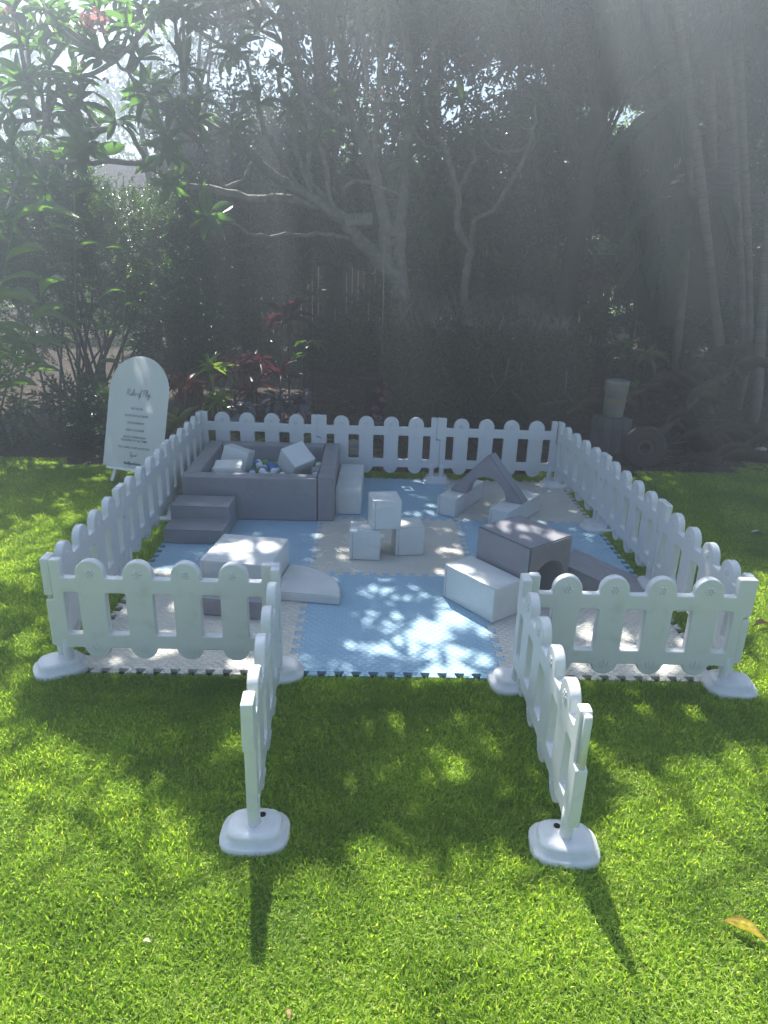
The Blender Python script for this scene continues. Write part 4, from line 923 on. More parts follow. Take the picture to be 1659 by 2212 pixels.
# ================================================================== DENSE TREES BEHIND
def blob_leaves(c, r, n, shell=.55):
    d = rand_dirs(n); rr = (shell+(1-shell)*rng.random(n)**.5); P = np.asarray(c)+d*np.asarray(r)*rr[:, None]; return P, d
GAPS = [(*at(u, v, 11.4), r) for u, v, r in ((1470, 300, .75), (1400, 240, .35), (1320, 250, .4), (1290, 530, .35), (905, 480, .3), (850, 500, .2), (110, 130, .9), (250, 260, .5), (20, 260, .8), (282, 415, .62), (700, 330, .12), (1060, 150, .1), (1240, 60, .15), (850, 120, .12), (740, 590, .1), (1240, 260, .2))]
def dense_tree(label, x, y, h, blobs, leaf=(.09, .15), n_per=3500, m='canopy', name='evergreen_tree', trunk_r=.12, thin=.64, cut=True):
    z0 = gz(y) if y < 19 else 0; t = empty(name, (x, y, z0), 0, label, 'tree', 'trees closing off the back of the garden'); Pn = []; Dn = []
    lst = []
    for (bx, by, bz, rx, ry, rz_) in blobs:
        # clumps inside the blob, leaving holes between them
        k = max(6, int(26*max(rx, ry*.9)*rz_)); cc, _ = blob_leaves((bx, by, bz), (rx, ry, rz_), k, .35); per = int(n_per*max(rx, ry*.9)*rz_/k)
        for q in cc:
            cr = rng.uniform(.28, .5); P, D = blob_leaves(q, (cr, cr, cr*.7), per, .2); Pn.append(P); Dn.append(D)
        a = np.array((0, 0, h*.25)); b = np.array((bx, by, bz)); lst.append((smooth_line([a, (a+b)/2+rng.normal(0, .15, 3), b], 5), ramp(11, trunk_r*.55, .02)))
    P = np.concatenate(Pn); D = np.concatenate(Dn)+rng.normal(0, .6, (sum(map(len, Pn)), 3)); D[:, 2] -= .3
    W3 = P+np.array((x, y, z0))
    for (gx_, gy_, gz_, gr) in GAPS:
        k = ((W3-np.array((gx_, gy_, gz_)))[:, [0, 2]]**2).sum(1) > gr*gr*(.7+.6*rng.random(len(P))); k |= abs(W3[:, 1]-gy_) > 1.6; P = P[k]; D = D[k]; W3 = W3[k]
    tz = np.clip((W3[:, 2]-3.2)/2.8, 0, 1); tx = np.clip(1.25-abs(W3[:, 0]-.5)/7, 0, 1)
    k = rng.random(len(P)) > thin*tz*(3-2*tz)*tx; P = P[k]; D = D[k]
    if cut:
        k = keep_mask(P+np.array((x, y, z0)), leaf[1]*.3); P = P[k]; D = D[k]
    L = rng.uniform(*leaf, len(P))
    cr_ = link('crown', leaf_mesh('crown', DIAMOND, P, D, rand_dirs(len(P))+(0, 0, .6), L, L*rng.uniform(.32, .5, len(P))), M[m], t); tag(cr_, kind='stuff')
    link('trunk', tubes('trunk', [(smooth_line([(0, 0, -.1), (rng.normal(0, .1), 0, h*.25), (rng.normal(0, .2), 0, h*.6)], 5), ramp(11, trunk_r, trunk_r*.4))], 8), M['bark_dark'], t)
    if lst: b = link('branch', tubes('branch', lst, 6), M['bark_dark'], t); tag(b, kind='stuff')
    return t
T_ = dense_tree
def wall_blobs(x0, x1, z0, z1, r=(1.0, 1.4), n=14):
    return [(rng.uniform(x0, x1), rng.uniform(-.5, .5), z0+(z1-z0)*(i+.5)/n, rng.uniform(*r), .8, rng.uniform(*r)*.8) for i in range(n)]
T_('tall dark evergreen directly behind the big frangipani', 1.2, 11.0, 7, wall_blobs(-1.7, 1.8, 2.1, 6.6, n=16)+[(-1.6, 0, 2.6, 1.0, .7, .6), (-.8, .2, 3.0, 1.0, .7, .7), (-2.3, .1, 3.3, .9, .7, .7)], leaf=(.10, .17), n_per=3300)
T_('dark evergreen behind the slim frangipani, right of the middle', 4.4, 10.9, 7, wall_blobs(-1.4, 1.6, .8, 6.4, n=17), leaf=(.10, .17), n_per=3300)
T_('dark evergreen at the right behind the palm fronds', 7.6, 11.8, 7, wall_blobs(-1.0, 1.8, .8, 6.8, n=17), leaf=(.10, .17), n_per=2900)
T_('dark evergreen filling the far right edge', 10.6, 10.8, 7, wall_blobs(-1.6, 1.6, .6, 6.6, n=17), leaf=(.10, .17), n_per=2900)
T_('dark leafy tree left of the paling fence, behind the low frangipani limb', -2.3, 11.2, 6.5, wall_blobs(-.1, 2.2, 1.2, 6.2, (.8, 1.1), 16), leaf=(.09, .15), n_per=3000)
T_('light green tree behind the fine-leaved shrub at the far left', -5.9, 12.5, 6, [(-1.2, 0, 1.8, 1.8, .9, 1.5), (.9, 0, 1.6, 1.3, .8, 1.1), (-2.2, 0, 3.0, 1.4, .9, 1.0), (1.8, 0, .9, 1.2, .8, .9)], n_per=2600, m='bright_leaf', leaf=(.08, .13))
T_('feathery tree rising above the house roof at upper left', -5.6, 24, 8, [(-.9, 0, 6.6, 1.4, .8, 1.0), (2.6, 0, 5.6, 1.8, .8, 1.6), (-3.6, 0, 5.4, 1.4, .8, 1.2), (.2, 0, 8.0, 2.2, .8, .9), (5.2, 0, 6.2, 2.2, .8, 2.2), (-5, 0, 7.4, 1.6, .8, 1.2)], n_per=900, leaf=(.14, .24))
T_('sunlit green tree behind the paling fence', 1.6, 19.5, 6, wall_blobs(-3.2, 6, .8, 5.2, (1.5, 2.2), 18), n_per=700, m='bright_leaf', leaf=(.15, .26))
T_('sunlit green tree far behind the timber fence at the right', 11.0, 19.5, 6, wall_blobs(-4, 4.5, .8, 6.4, (1.5, 2.2), 18), n_per=600, m='bright_leaf', leaf=(.15, .26))
T_('sunlit green tree far behind the house at the left edge', -11.5, 22, 6, wall_blobs(-4, 4.5, .8, 4.8, (1.5, 2.2), 12), n_per=500, m='bright_leaf', leaf=(.15, .26))
# canopy overhead that shades the right of the lawn and the beds (crowns stand above the picture)
def shade_tree(label, x, y, xr, yr, zr, dens):
    P0 = canopy_points(xr, yr, zr, dens); t = empty('shade_tree', (x, y, gz(y)), 0, label, 'tree', 'trees closing off the back of the garden'); inv = np.array((x, y, gz(y)))
    per = 44; P = np.repeat(P0, per, 0)+rng.normal(0, .16, (len(P0)*per, 3)); D = rand_dirs(len(P)); D[:, 2] -= .3; k = keep_mask(P, .04); P, D = P[k], D[k]; L = rng.uniform(.17, .27, len(P))
    cr = link('crown', leaf_mesh('crown', DIAMOND, P-inv, D, rand_dirs(len(P))+(0, 0, 1.5), L, L*.5), M['canopy'], t); tag(cr, kind='stuff')
    top = P0.mean(0)-inv; trunk = smooth_line([(0, 0, -.1), (.1, 0, 1.5), (top*np.array((.25, .25, .9)))], 5); link('trunk', tubes('trunk', [(trunk, ramp(len(trunk), .21, .12))], 10), M['bark_dark'], t)
    tl = []
    for j in rng.choice(len(P0), min(34, len(P0)), False):
        q = P0[j]-inv; s = trunk[-1-rng.integers(0, 4)]; tl.append((smooth_line([s, (s+q)/2+(0, 0, .15), q], 4), ramp(9, .035, .010)))
    b = link('branch', tubes('branch', tl, 5), M['bark_dark'], t); tag(b, kind='stuff')
pT = at(1210, 640, 9.2)
shade_tree('tree with a thick dark trunk standing behind the right end of the hedge', pT.x, 9.2, (3.7, 10.5), (-.8, 5.0), (6.0, 7.8), 10)
shade_tree('tall dark tree with a straight trunk at the right behind the palms', 8.4, 10.6, (2.6, 10), (4.2, 8.4), (6.0, 8.0), 9)
shade_tree('tall shade tree hidden behind the foliage in the middle', .6, 13.0, (-.6, 3.4), (2.8, 7.8), (6.0, 8.0), 8)
shade_tree('tall unseen tree added so its crown shades the back of the garden', 3.0, 15.5, (-2.2, 11), (7.6, 13.5), (7.2, 8.6), 3)  # added crown, darkens the air and ground before the paling fence

# ================================================================== SHRUBS AND BED PLANTS
def leafy_shrub(name, label, blobs, n, leaf, m, wr=.3, stems=0, stem_h=1.6, base=None, thin=1.0, cat='shrub'):
    b = base or (blobs[0][0], blobs[0][1], gz(blobs[0][1])); t = empty(name, b, 0, label, cat); Pn = []; Dn = []; vol = sum(q[3]*q[4]*q[5] for q in blobs)
    tw = []
    for (x, y, z, rx, ry, rz_) in blobs:
        ns = max(4, int(n*rx*ry*rz_/vol/18)); S0, d = blob_leaves((x, y, z), (rx, ry, rz_), ns, .45)
        # sprays: leaves set in pairs along short arching twigs
        dr = d*.7+rng.normal(0, .45, d.shape)+np.array((0, 0, .35)); dr /= np.linalg.norm(dr, axis=1, keepdims=True); ln = rng.uniform(.16, .34, ns)
        for k in range(18):
            s = k/18; p = S0+dr*(ln*s)[:, None]; p[:, 2] -= .10*ln*s*s; side = np.cross(dr, (0, 0, 1))+rng.normal(0, .4, dr.shape); Pn.append(p); Dn.append(dr*.7+side*(1 if k % 2 else -1)*.9)
    P = np.concatenate(Pn)-np.array(b); D = np.concatenate(Dn); L = rng.uniform(*leaf, len(P))
    cr = link('foliage', leaf_mesh('foliage', DIAMOND, P, D, rand_dirs(len(P))*.8+(0, 0, 1), L, L*wr), M[m], t); tag(cr, kind='stuff')
    if stems:
        for k in range(stems):
            q = blobs[k % len(blobs)]; a = np.array((rng.normal(0, .15), rng.normal(0, .12), -.02)); e = np.array((q[0]-b[0]+rng.normal(0, q[3]*.5), q[1]-b[1]+rng.normal(0, q[4]*.3), q[2]-b[2]+rng.uniform(-.2, .6)*q[5]))
            pl = smooth_line([a+(e*.05*(1, 1, 0)), a+(e-a)*.45+rng.normal(0, .08, 3), e], 4); link('stem', tubes('stem', [(pl, ramp(len(pl), .022, .008))], 6), M['bark_dark'], t)
    return t
q = at(170, 640, 6.6)
leafy_shrub('fine_leaved_shrub', 'tall loose shrub with tiny glossy leaves at left, catching the sun', [(q.x, 6.6, 2.0, .95, .6, .95), (at(90, 520, 6.8).x, 6.8, 2.5, .8, .6, .8), (at(290, 560, 7).x, 7.0, 2.1, .75, .5, .8), (at(330, 700, 6.4).x, 6.4, 1.5, .6, .45, .5), (at(60, 760, 6.4).x, 6.4, 1.35, .7, .5, .6), (at(105, 450, 7.2).x, 7.2, 2.9, .8, .5, .5)], 80000, (.035, .060), 'shrub_leaf', .34, 12, base=(q.x+.2, 6.4, gz(6.4)))
q = at(430, 640, 7.4)
leafy_shrub('fine_leaved_shrub', 'dark fine-leaved shrub between the left shrub and the paling fence', [(q.x, 7.4, 1.9, .7, .5, .9), (at(400, 760, 6.2).x, 6.2, 1.0, .5, .4, .5), (at(470, 740, 7).x, 7.0, 1.1, .6, .4, .6), (at(420, 520, 8).x, 8.0, 2.5, .7, .5, .7)], 42000, (.04, .07), 'canopy', .32, 8, base=(q.x, 7.2, gz(7.2)))
q = at(130, 900, 5.0)
leafy_shrub('ground_shrub', 'low leafy shrub in shade at the left edge of the lawn', [(at(245, 920, 4.6).x, 4.7, .30, .42, .3, .30), (at(180, 900, 4.9).x, 5.0, .35, .4, .3, .35)], 4200, (.05, .085), 'canopy', .45, 4)
leafy_shrub('ground_shrub', 'slender leafy shrub at the far left edge beside the lawn', [(at(20, 880, 4.6).x, 4.7, .6, .3, .25, .55), (at(-40, 900, 4.5).x, 4.6, .5, .35, .25, .5)], 2600, (.06, .10), 'shrub_leaf', .32, 4)
leafy_shrub('understory_shrub', 'dark understorey shrub before the left part of the paling fence', [(-1.9, 10, .6, .9, .5, .5), (-1.0, 10.2, .5, .8, .5, .4)], 9000, (.07, .12), 'canopy', .4, 4)
leafy_shrub('understory_shrub', 'dark understorey shrub between the paling fence and the frangipani base', [(.2, 9.8, .5, .8, .5, .35), (1.2, 9.6, .55, .8, .5, .4), (1.8, 9.4, .9, .6, .4, .6)], 12000, (.07, .12), 'canopy', .4, 4)
leafy_shrub('understory_shrub', 'dark understorey shrub beyond the right end of the hedge', [(4.4, 9.6, 1.0, .8, .5, .8), (6.3, 9.3, .8, .7, .5, .6)], 11000, (.07, .12), 'canopy', .4, 4)
leafy_shrub('understory_shrub', 'dark understorey mass below the shrine at right', [(7.4, 8.4, .8, .9, .5, .7), (8.8, 8.2, .9, .9, .5, .8)], 12000, (.07, .12), 'canopy', .4, 4)
# dark stems rising left of the sign
def stems_thing():
    b = at(150, 930, 5.6); t = empty('bare_stemmed_shrub', (b.x, 5.6, gz(5.6)), 0, 'cluster of thin dark bare stems behind the sign board', 'shrub')
    for (u0, v0, u1, v1) in ((110, 900, 60, 700), (130, 920, 140, 650), (160, 925, 200, 640), (180, 930, 260, 640), (190, 925, 250, 700), (205, 930, 235, 720), (150, 900, 90, 640), (215, 930, 205, 560), (170, 915, 180, 600), (228, 925, 330, 690)):
        a = at(u0, v0, 5.6)-t.location; e = at(u1, v1, 5.9)-t.location; a.z = max(-.02, a.z) if a.z < .3 else a.z; a = Vector((a.x, a.y, -.02))
        pl = smooth_line([a, (a+e)/2+Vector(rng.normal(0, .05, 3)), e], 5); link('stem', tubes('stem', [(pl, ramp(len(pl), .020, .008))], 6), M['bark_dark'], t)
stems_thing()
# strap-leaved and broad-leaved clumps
STRAP = [leaf_template(6, lambda s: .5*max(.02, (math.sin(PI*(s*.9+.08)))**.6)*(1 if s < .98 else .2), .25, d) for d in (.3, .6, .9)]
BROAD = [leaf_template(6, ob_shape(.5), .15, d, .006) for d in (.25, .5, .8)]
def clump(name, label, p, n, L, wd, m, tmpl, el=(.2, 1.3), stalk=0, cat='plant', group=None, spread=.03, heads=1):
    t = empty(name, p, 0, label, cat, group); allv = []
    hz = [(rng.normal(0, .12)*(heads > 1), rng.normal(0, .08)*(heads > 1), stalk*(1-.3*rng.random()*(heads > 1))) for _ in range(heads)]
    for (hx, hy, s_) in hz:
        a = rng.random()*6.28+np.arange(n)*2.399; e = rng.uniform(el[0], el[1], n); D = np.stack([np.cos(a)*np.cos(e), np.sin(a)*np.cos(e), np.sin(e)], 1)
        P = np.stack([hx+rng.normal(0, spread, n), hy+rng.normal(0, spread, n), s_+rng.uniform(0, spread*3, n)-(.05 if s_ > .1 else 0)], 1); Ln = rng.uniform(*L, n)
        for i in range(n):
            V, T, Q = place(tmpl[i % len(tmpl)], P[i:i+1], D[i:i+1], np.array([[0, 0, 1.]])+rng.normal(0, .15, (1, 3)), Ln[i:i+1], Ln[i:i+1]*wd)
            link('leaf', arr_mesh('leaf', V, T, Q, True), M[m], t)
        if s_ > .1: link('stem', tubes('stem', [([(hx*.3, hy*.3, -.02), (hx, hy, s_*.5), (hx, hy, s_)], [.016, .013, .010])], 6), M['bark_dark'], t)
    return t
def bed(u, v, Y): p = at(u, v, Y); return (p.x, Y, gz(Y)), p.z-gz(Y)
def cl(name, label, u, v, Y, n, L, wd, m, tm, el=(.2, 1.3), **k):
    p, h = bed(u, v, Y); return clump(name, label, p, n, L, wd, m, tm, el, stalk=max(0, h), **k)
cl('cordyline', 'bright red cordyline just right of the sign board', 402, 838, 5.0, 26, (.24, .38), .22, 'red', BROAD, (-.2, 1.2))
cl('dracaena', 'lime green dracaena lit by the sun, upright rosette', 455, 800, 5.1, 18, (.22, .34), .17, 'lime', BROAD, (.1, 1.4))
cl('dracaena', 'lower lime and cream dracaena above the back fence corner', 470, 868, 4.9, 30, (.16, .28), .16, 'lime', BROAD, (-.3, 1.2))
cl('strap_plant', 'green and yellow strappy plant between the sign board and the fence corner', 385, 935, 4.6, 26, (.30, .48), .075, 'strap', STRAP, (.2, 1.35))
cl('strap_plant', 'variegated strappy plant seen through the left gaps of the back fence', 470, 985, 4.45, 26, (.30, .46), .08, 'strap', STRAP, (.2, 1.3))
cl('strap_plant', 'variegated strappy plant behind the middle of the left back panel', 560, 985, 4.5, 24, (.28, .44), .08, 'strap', STRAP, (.2, 1.3))
cl('strap_plant', 'pale strappy plant behind the right part of the left back panel', 650, 990, 4.5, 20, (.25, .40), .07, 'strap', STRAP, (.2, 1.3))
cl('cordyline', 'tall reddish cordyline in the middle of the bed', 552, 790, 5.7, 18, (.22, .34), .15, 'darkred', BROAD, (-.1, 1.3))
cl('cordyline', 'dull red cordyline with narrow leaves behind the purple plants', 605, 815, 5.8, 18, (.26, .40), .14, 'darkred', BROAD, (.3, 1.4))
cl('cordyline', 'tall dark purple cordyline before the paling fence', 622, 690, 6.6, 22, (.30, .50), .15, 'darkred', BROAD, (-.2, 1.4))
cl('cordyline', 'dark cordyline left of the tall reddish one', 505, 800, 5.5, 20, (.26, .42), .15, 'darkred', BROAD, (-.2, 1.3))
cl('cordyline', 'dark cordyline low in the middle of the bed', 545, 845, 5.3, 20, (.22, .38), .15, 'darkred', BROAD, (-.2, 1.3))
cl('shield_plant', 'purple-leaved plant nearest the back fence, silvery leaves', 520, 882, 4.75, 20, (.13, .21), .42, 'purple', BROAD, (-.3, 1.0), heads=2)
cl('shield_plant', 'purple-leaved plant behind the ball pit, with a pale pink flower', 590, 865, 4.9, 22, (.13, .21), .42, 'purple', BROAD, (-.3, 1.0), heads=3)
cl('shield_plant', 'purple-leaved plant right of the others', 655, 850, 5.0, 22, (.13, .22), .42, 'purple', BROAD, (-.3, 1.0), heads=2)
cl('shield_plant', 'dark purple-leaved plant in the left of the group, half hidden', 575, 905, 4.7, 18, (.12, .2), .42, 'purple', BROAD, (-.3, 1.0), heads=2)
cl('leafy_plant', 'green broad-leaved seedling in the open mulch', 675, 742, 6.8, 9, (.16, .26), .5, 'ginger', BROAD, (-.1, .6))
cl('leafy_plant', 'low dark green plant near the open mulch', 655, 768, 6.4, 9, (.14, .22), .5, 'frangi', BROAD, (-.1, .6))
cl('leafy_plant', 'dark plant with folded leaves before the left paling fence', 525, 700, 7.2, 14, (.18, .30), .35, 'frangi', BROAD, (0, 1.3))
cl('strap_plant', 'small pale strappy plant on the mulch at right, catching the sun', 1400, 775, 7.0, 16, (.22, .36), .10, 'strap', STRAP, (.1, 1.2))
cl('strap_plant', 'small strappy plant above the fallen fronds at right', 1345, 755, 7.3, 16, (.2, .32), .10, 'lime', STRAP, (.1, 1.2))
cl('leafy_plant', 'pale leafy weed between the ceramic pot and the fallen frond', 1375, 838, 6.2, 16, (.12, .2), .3, 'lime', BROAD, (-.1, .9))
cl('leafy_plant', 'lit broad-leaved plant at the foot of the timber fence', 1290, 655, 9.6, 26, (.18, .30), .35, 'bright_leaf', BROAD, (-.3, 1.2), heads=4)
cl('leafy_plant', 'lit leafy plant left of the timber fence behind the thick trunk', 1178, 640, 9.9, 20, (.16, .26), .35, 'bright_leaf', BROAD, (-.3, 1.2), heads=2)
# ginger canes at the far left
def ginger(label, base, tip, n, Ls, sgn=1):
    t = empty('ginger_plant', base, 0, label, 'plant', 'broad-leaved ginger canes at the left'); b = np.array(base); e = np.array(tip)-b
    pl = smooth_line([(0, 0, -.02), e*.5+(0, 0, .1), e], 6); link('stem', tubes('stem', [(pl, ramp(len(pl), .014, .006))], 6), M['ginger'], t)
    for i in range(n):
        s = .35+.65*i/(n-1); p = pl[int(s*(len(pl)-1))]; sd = (1 if i % 2 else -1); D = np.array([[sd*.9+rng.normal(0, .15), -.35+rng.normal(0, .2), .15+.5*s]])
        L = rng.uniform(*Ls)*1.4; V, T, Q = place(BROAD[rng.integers(0, 3)], p[None], D, np.array([[0, -.3, 1.]]), np.array([L]), np.array([L*.24])); link('leaf', arr_mesh('leaf', V, T, Q, True), M['ginger'], t)
def G3(u, v, Y): p = at(u, v, Y); return (p.x, p.y, p.z)
ginger('tallest ginger cane at the left edge, leaves level with the roof', (G3(-60, 900, 4.4)[0], 4.4, 0.02), G3(40, 430, 4.3), 9, (.36, .5))
ginger('ginger cane with bright sunlit leaves in the middle of the left edge', (G3(20, 900, 4.6)[0], 4.6, .02), G3(95, 610, 4.4), 9, (.3, .42))
ginger('ginger cane reaching out lowest at the left edge', (G3(-30, 900, 4.5)[0], 4.5, .02), G3(70, 690, 4.2), 8, (.26, .38))
ginger('thin ginger cane with yellow-green leaves among the fine-leaved shrub', (G3(170, 900, 5.8)[0], 5.8, gz(5.8)), G3(160, 425, 5.8), 8, (.18, .28))
ginger('short ginger cane with ragged leaves right of the yellow-green one', (G3(260, 900, 5.6)[0], 5.6, gz(5.6)), G3(275, 545, 5.6), 7, (.16, .28))

# clipped hedge
def hedge():
    x0, x1, y0, y1, h = 1.84, 4.36, 5.3, 8.0, 1.36; zb = gz(5.3); b = ((x0+x1)/2, (y0+y1)/2, zb)
    t = empty('clipped_hedge', b, 0, 'big box-clipped hedge with cut twigs showing on its bare top', 'hedge'); n = 52000
    f = rng.random(n); P = np.zeros((n, 3)); Nn = np.zeros((n, 3))
    a = f < .55; P[a, 0] = rng.uniform(x0, x1, a.sum()); P[a, 1] = y0; P[a, 2] = rng.uniform(0, h, a.sum()); Nn[a, 1] = -1
    c = (f >= .55) & (f < .68); P[c, 0] = x0; P[c, 1] = rng.uniform(y0, y1, c.sum()); P[c, 2] = rng.uniform(0, h, c.sum()); Nn[c, 0] = -1
    d = (f >= .68) & (f < .78); P[d, 0] = x1; P[d, 1] = rng.uniform(y0, y1, d.sum()); P[d, 2] = rng.uniform(0, h, d.sum()); Nn[d, 0] = 1
    e = f >= .78; P[e, 0] = rng.uniform(x0, x1, e.sum()); P[e, 1] = rng.uniform(y0, y1, e.sum()); P[e, 2] = h; Nn[e, 2] = 1
    # rounded upper edges and lumps
    lump = vnoise(P[:, 0]*1.0+P[:, 1]*.7, P[:, 2]+P[:, 1]*.3, 2.6, 11); dep = rng.random(n)**1.6*.22
    P -= Nn*(dep+lump*.14)[:, None]; P[:, 2] += np.where(e, .22*np.clip((P[:, 1]-y0)/2.2, 0, 1), 0)
    edge = np.clip((P[:, 2]-(h-.28))/.28, 0, 1); P[:, 1] += np.where(a, edge**2*.22, 0); P[:, 0] += np.where(c, edge**2*.2, 0)-np.where(d, edge**2*.2, 0)
    kk = rng.random(n) < np.where(e, .5, 1); P = P[kk]; Nn = Nn[kk]; n = len(P); P[:, 2] += zb-b[2]; P[:, 0] -= b[0]; P[:, 1] -= b[1]
    D = Nn*.6+rng.normal(0, .6, (n, 3)); L = rng.uniform(.028, .055, n)
    q = link('foliage', leaf_mesh('foliage', DIAMOND, P, D, rand_dirs(n)+Nn*1.5, L, L*.55), M['hedge_leaf'], t); tag(q, kind='stuff')
    bm = bmesh.new(); box(bm, Vector((0, .1, h/2-.12)), (x1-x0-.55, y1-y0-.5, h-.34), bev=.15); link('dark_core', bm_mesh('dark_core', bm), M['gap'], t)  # solid near-black box stands in for the shade inside the hedge
    tw = []
    for _ in range(280):
        x = rng.uniform(x0+.12, x1-.15); y = y0+.16+rng.random()**1.3*(y1-y0-.3); zz = h-.12+.22*min(1, (y-y0)/2.2); p = np.array((x-b[0], y-b[1], zz)); d = np.array((rng.normal(0, .5), rng.normal(-.1, .4), 1)); d /= np.linalg.norm(d); L = rng.uniform(.10, .27)
        mid = p+d*L*.55; tw.append((np.array([p, mid, p+d*L+rng.normal(0, .015, 3)]), [.0075, .006, .0045]))
        if rng.random() < .5: tw.append((np.array([mid, mid+(d+rng.normal(0, .5, 3))*L*.4]), [.005, .0035]))
    q = link('cut_twigs', tubes('cut_twigs', tw, 5), M['twig'], t); tag(q, kind='stuff')
    # larger dead sticks caught in the hedge face
    for pts in ([(1055, 870), (1090, 820), (1100, 775)], [(1090, 820), (1115, 806)], [(1070, 830), (1062, 806)], [(1105, 845), (1130, 870)], [(1160, 875), (1225, 865)], [(1255, 880), (1220, 850), (1225, 800)], [(1125, 820), (1127, 780)], [(1000, 640), (985, 690)], [(1040, 620), (1010, 680), (1000, 700)], [(970, 615), (985, 650), (1010, 665)]):
        pp = np.array([tuple(at(u, v, y0-.01 if v > 760 else y0+1.2)-Vector(b)) for u, v in pts]); link('dead_stick', tubes('dead_stick', [(pp, .006)], 5), M['twig'], t)
hedge()

# ================================================================== PALMS
def frond_arrays(p0, p1, p2, n=46, Lf=(.45, .62), droop=.35, side_tilt=.5):
    """arching feather frond: midrib p0-p1-p2, leaflets both sides; returns (rib line, leaflet arrays)"""
    rib = smooth_line([p0, p1, p2], 10); idx = np.linspace(3, len(rib)-2, n).astype(int); tg = np.gradient(rib, axis=0); tg /= np.linalg.norm(tg, axis=1, keepdims=True)
    P = []; D = []; L = []
    for s in (-1, 1):
        for k, i in enumerate(idx):
            fr = k/n; sd = np.cross(tg[i], (0, 0, 1)); sd /= np.linalg.norm(sd)+1e-9
            P.append(rib[i]+tg[i]*rng.uniform(0, .03)); D.append(sd*s*1.0+tg[i]*(.55+.5*fr)+np.array((0, 0, -droop*side_tilt))+rng.normal(0, .05, 3)); L.append(rng.uniform(*Lf)*(math.sin(PI*(.18+.78*fr))**.6))
    P, D, L = np.array(P), np.array(D), np.array(L)
    return rib, place(STRAP[0], P, D, np.tile((0, 0, 1.), (len(P), 1)), L, np.full(len(P), .034))
def palms():
    specs = [([(1452, -60, 6.6), (1473, 100, 6.6), (1497, 250, 6.7), (1520, 450, 6.8), (1538, 620, 6.9), (1556, 775, 7.0)], .062, 'curved pale palm stem nearest the shrine, leaning to the left'),
             ([(1560, -60, 7.4), (1575, 150, 7.4), (1590, 420, 7.4), (1600, 600, 7.4), (1607, 770, 7.4)], .055, 'straight dark palm stem, second from the left of the clump'),
             ([(1590, -60, 7.0), (1603, 200, 7.0), (1615, 480, 7.0), (1619, 640, 7.0), (1617, 770, 7.1)], .045, 'slim palm stem in the middle of the clump'),
             ([(1690, -60, 6.2), (1672, 300, 6.2), (1655, 560, 6.2), (1645, 700, 6.2), (1636, 860, 6.2)], .06, 'palm stem at the right edge of the picture leaning to the right'),
             ([(1530, -60, 8.6), (1535, 200, 8.6), (1540, 380, 8.6), (1545, 600, 8.6), (1548, 740, 8.6)], .075, 'dark upright palm stem farthest back in the clump')]
    for i, (pl, r, lb) in enumerate(specs):
        pts = [tuple(at(*q)) for q in pl][::-1]; b = (pts[0][0], pts[0][1], gz(pts[0][1])); t = empty('clumping_palm', b, 0, lb, 'palm', 'stems of the palm clump at the right')
        loc = [tuple(np.array(q)-np.array(b)) for q in pts]; loc = [(loc[0][0], loc[0][1], -.05)]+loc
        sm = smooth_line(loc, 6); link('trunk', tubes('trunk', [(sm, ramp(len(sm), r*1.15, r*.8))], 10), M['palm_bark'], t)
        # ring scars
        rings = [(np.array([sm[k]+(sm[k+1]-sm[k])*o_, sm[k]+(sm[k+1]-sm[k])*(o_+.06)]), r*1.03) for k in range(3, len(sm)-2, 1) for o_ in (rng.uniform(0, .3), rng.uniform(.45, .85))]; q = link('ring_scars', tubes('ring_scars', rings, 10), M['bark_dark'], t); tag(q, kind='stuff')
        top = sm[-1]
        for k in range(7):
            a = k*2*PI/7+i; R_ = rng.uniform(1.2, 1.7); rib, ar = frond_arrays(top, top+(math.cos(a)*R_*.5, math.sin(a)*R_*.5, .65), top+(math.cos(a)*R_, math.sin(a)*R_, rng.uniform(-.3, .25)), 34)
            f = link('frond', join_arrays('frond', [ar]), M['palm_leaf'], t); link('midrib', tubes('midrib', [(rib, ramp(len(rib), .014, .004))], 5), M['palm_leaf'], f)
    # low arching fronds in front of the shrine, each springing from the clump
    b = (at(1480, 700, 7.8).x, 7.8, gz(7.8)); t = empty('feather_palm', b, 0, 'feather palm with long arching fronds between the hedge and the palm stems', 'palm'); B = np.array(b)
    def A(u, v, Y): return np.array(at(u, v, Y))-B
    st = smooth_line([(0, 0, -.05), A(1480, 560, 7.8), A(1490, 330, 7.8), A(1500, 170, 7.8)], 6); link('trunk', tubes('trunk', [(st, ramp(len(st), .07, .045))], 9), M['palm_bark'], t)
    for pts, L in ((((1500, 190, 7.8), (1410, 265, 7.0), (1310, 370, 6.4)), (.5, .7)), (((1495, 150, 7.8), (1400, 20, 7.2), (1290, 60, 6.8)), (.5, .7)), (((1490, 330, 7.8), (1430, 300, 7.3), (1370, 440, 6.9)), (.5, .65)), (((1490, 180, 7.8), (1560, 60, 7.3), (1640, 60, 6.8)), (.5, .7)), (((1482, 430, 7.8), (1420, 450, 7.4), (1340, 560, 7.0)), (.4, .6)), (((1480, 520, 7.8), (1450, 500, 7.2), (1420, 640, 6.8)), (.4, .6)), (((1500, 170, 7.8), (1440, 60, 7.9), (1330, 200, 7.9)), (.5, .65)), (((1484, 470, 7.8), (1540, 430, 7.3), (1590, 560, 7)), (.45, .6)),
                   (((1480, 560, 7.8), (1400, 560, 7.6), (1330, 650, 7.4)), (.4, .55))):
        rib, ar = frond_arrays(A(*pts[0]), A(*pts[1]), A(*pts[2]), 48, L, .9); f = link('frond', join_arrays('frond', [ar]), M['palm_leaf'], t); link('midrib', tubes('midrib', [(rib, ramp(len(rib), .016, .005))], 5), M['palm_bark'], f)
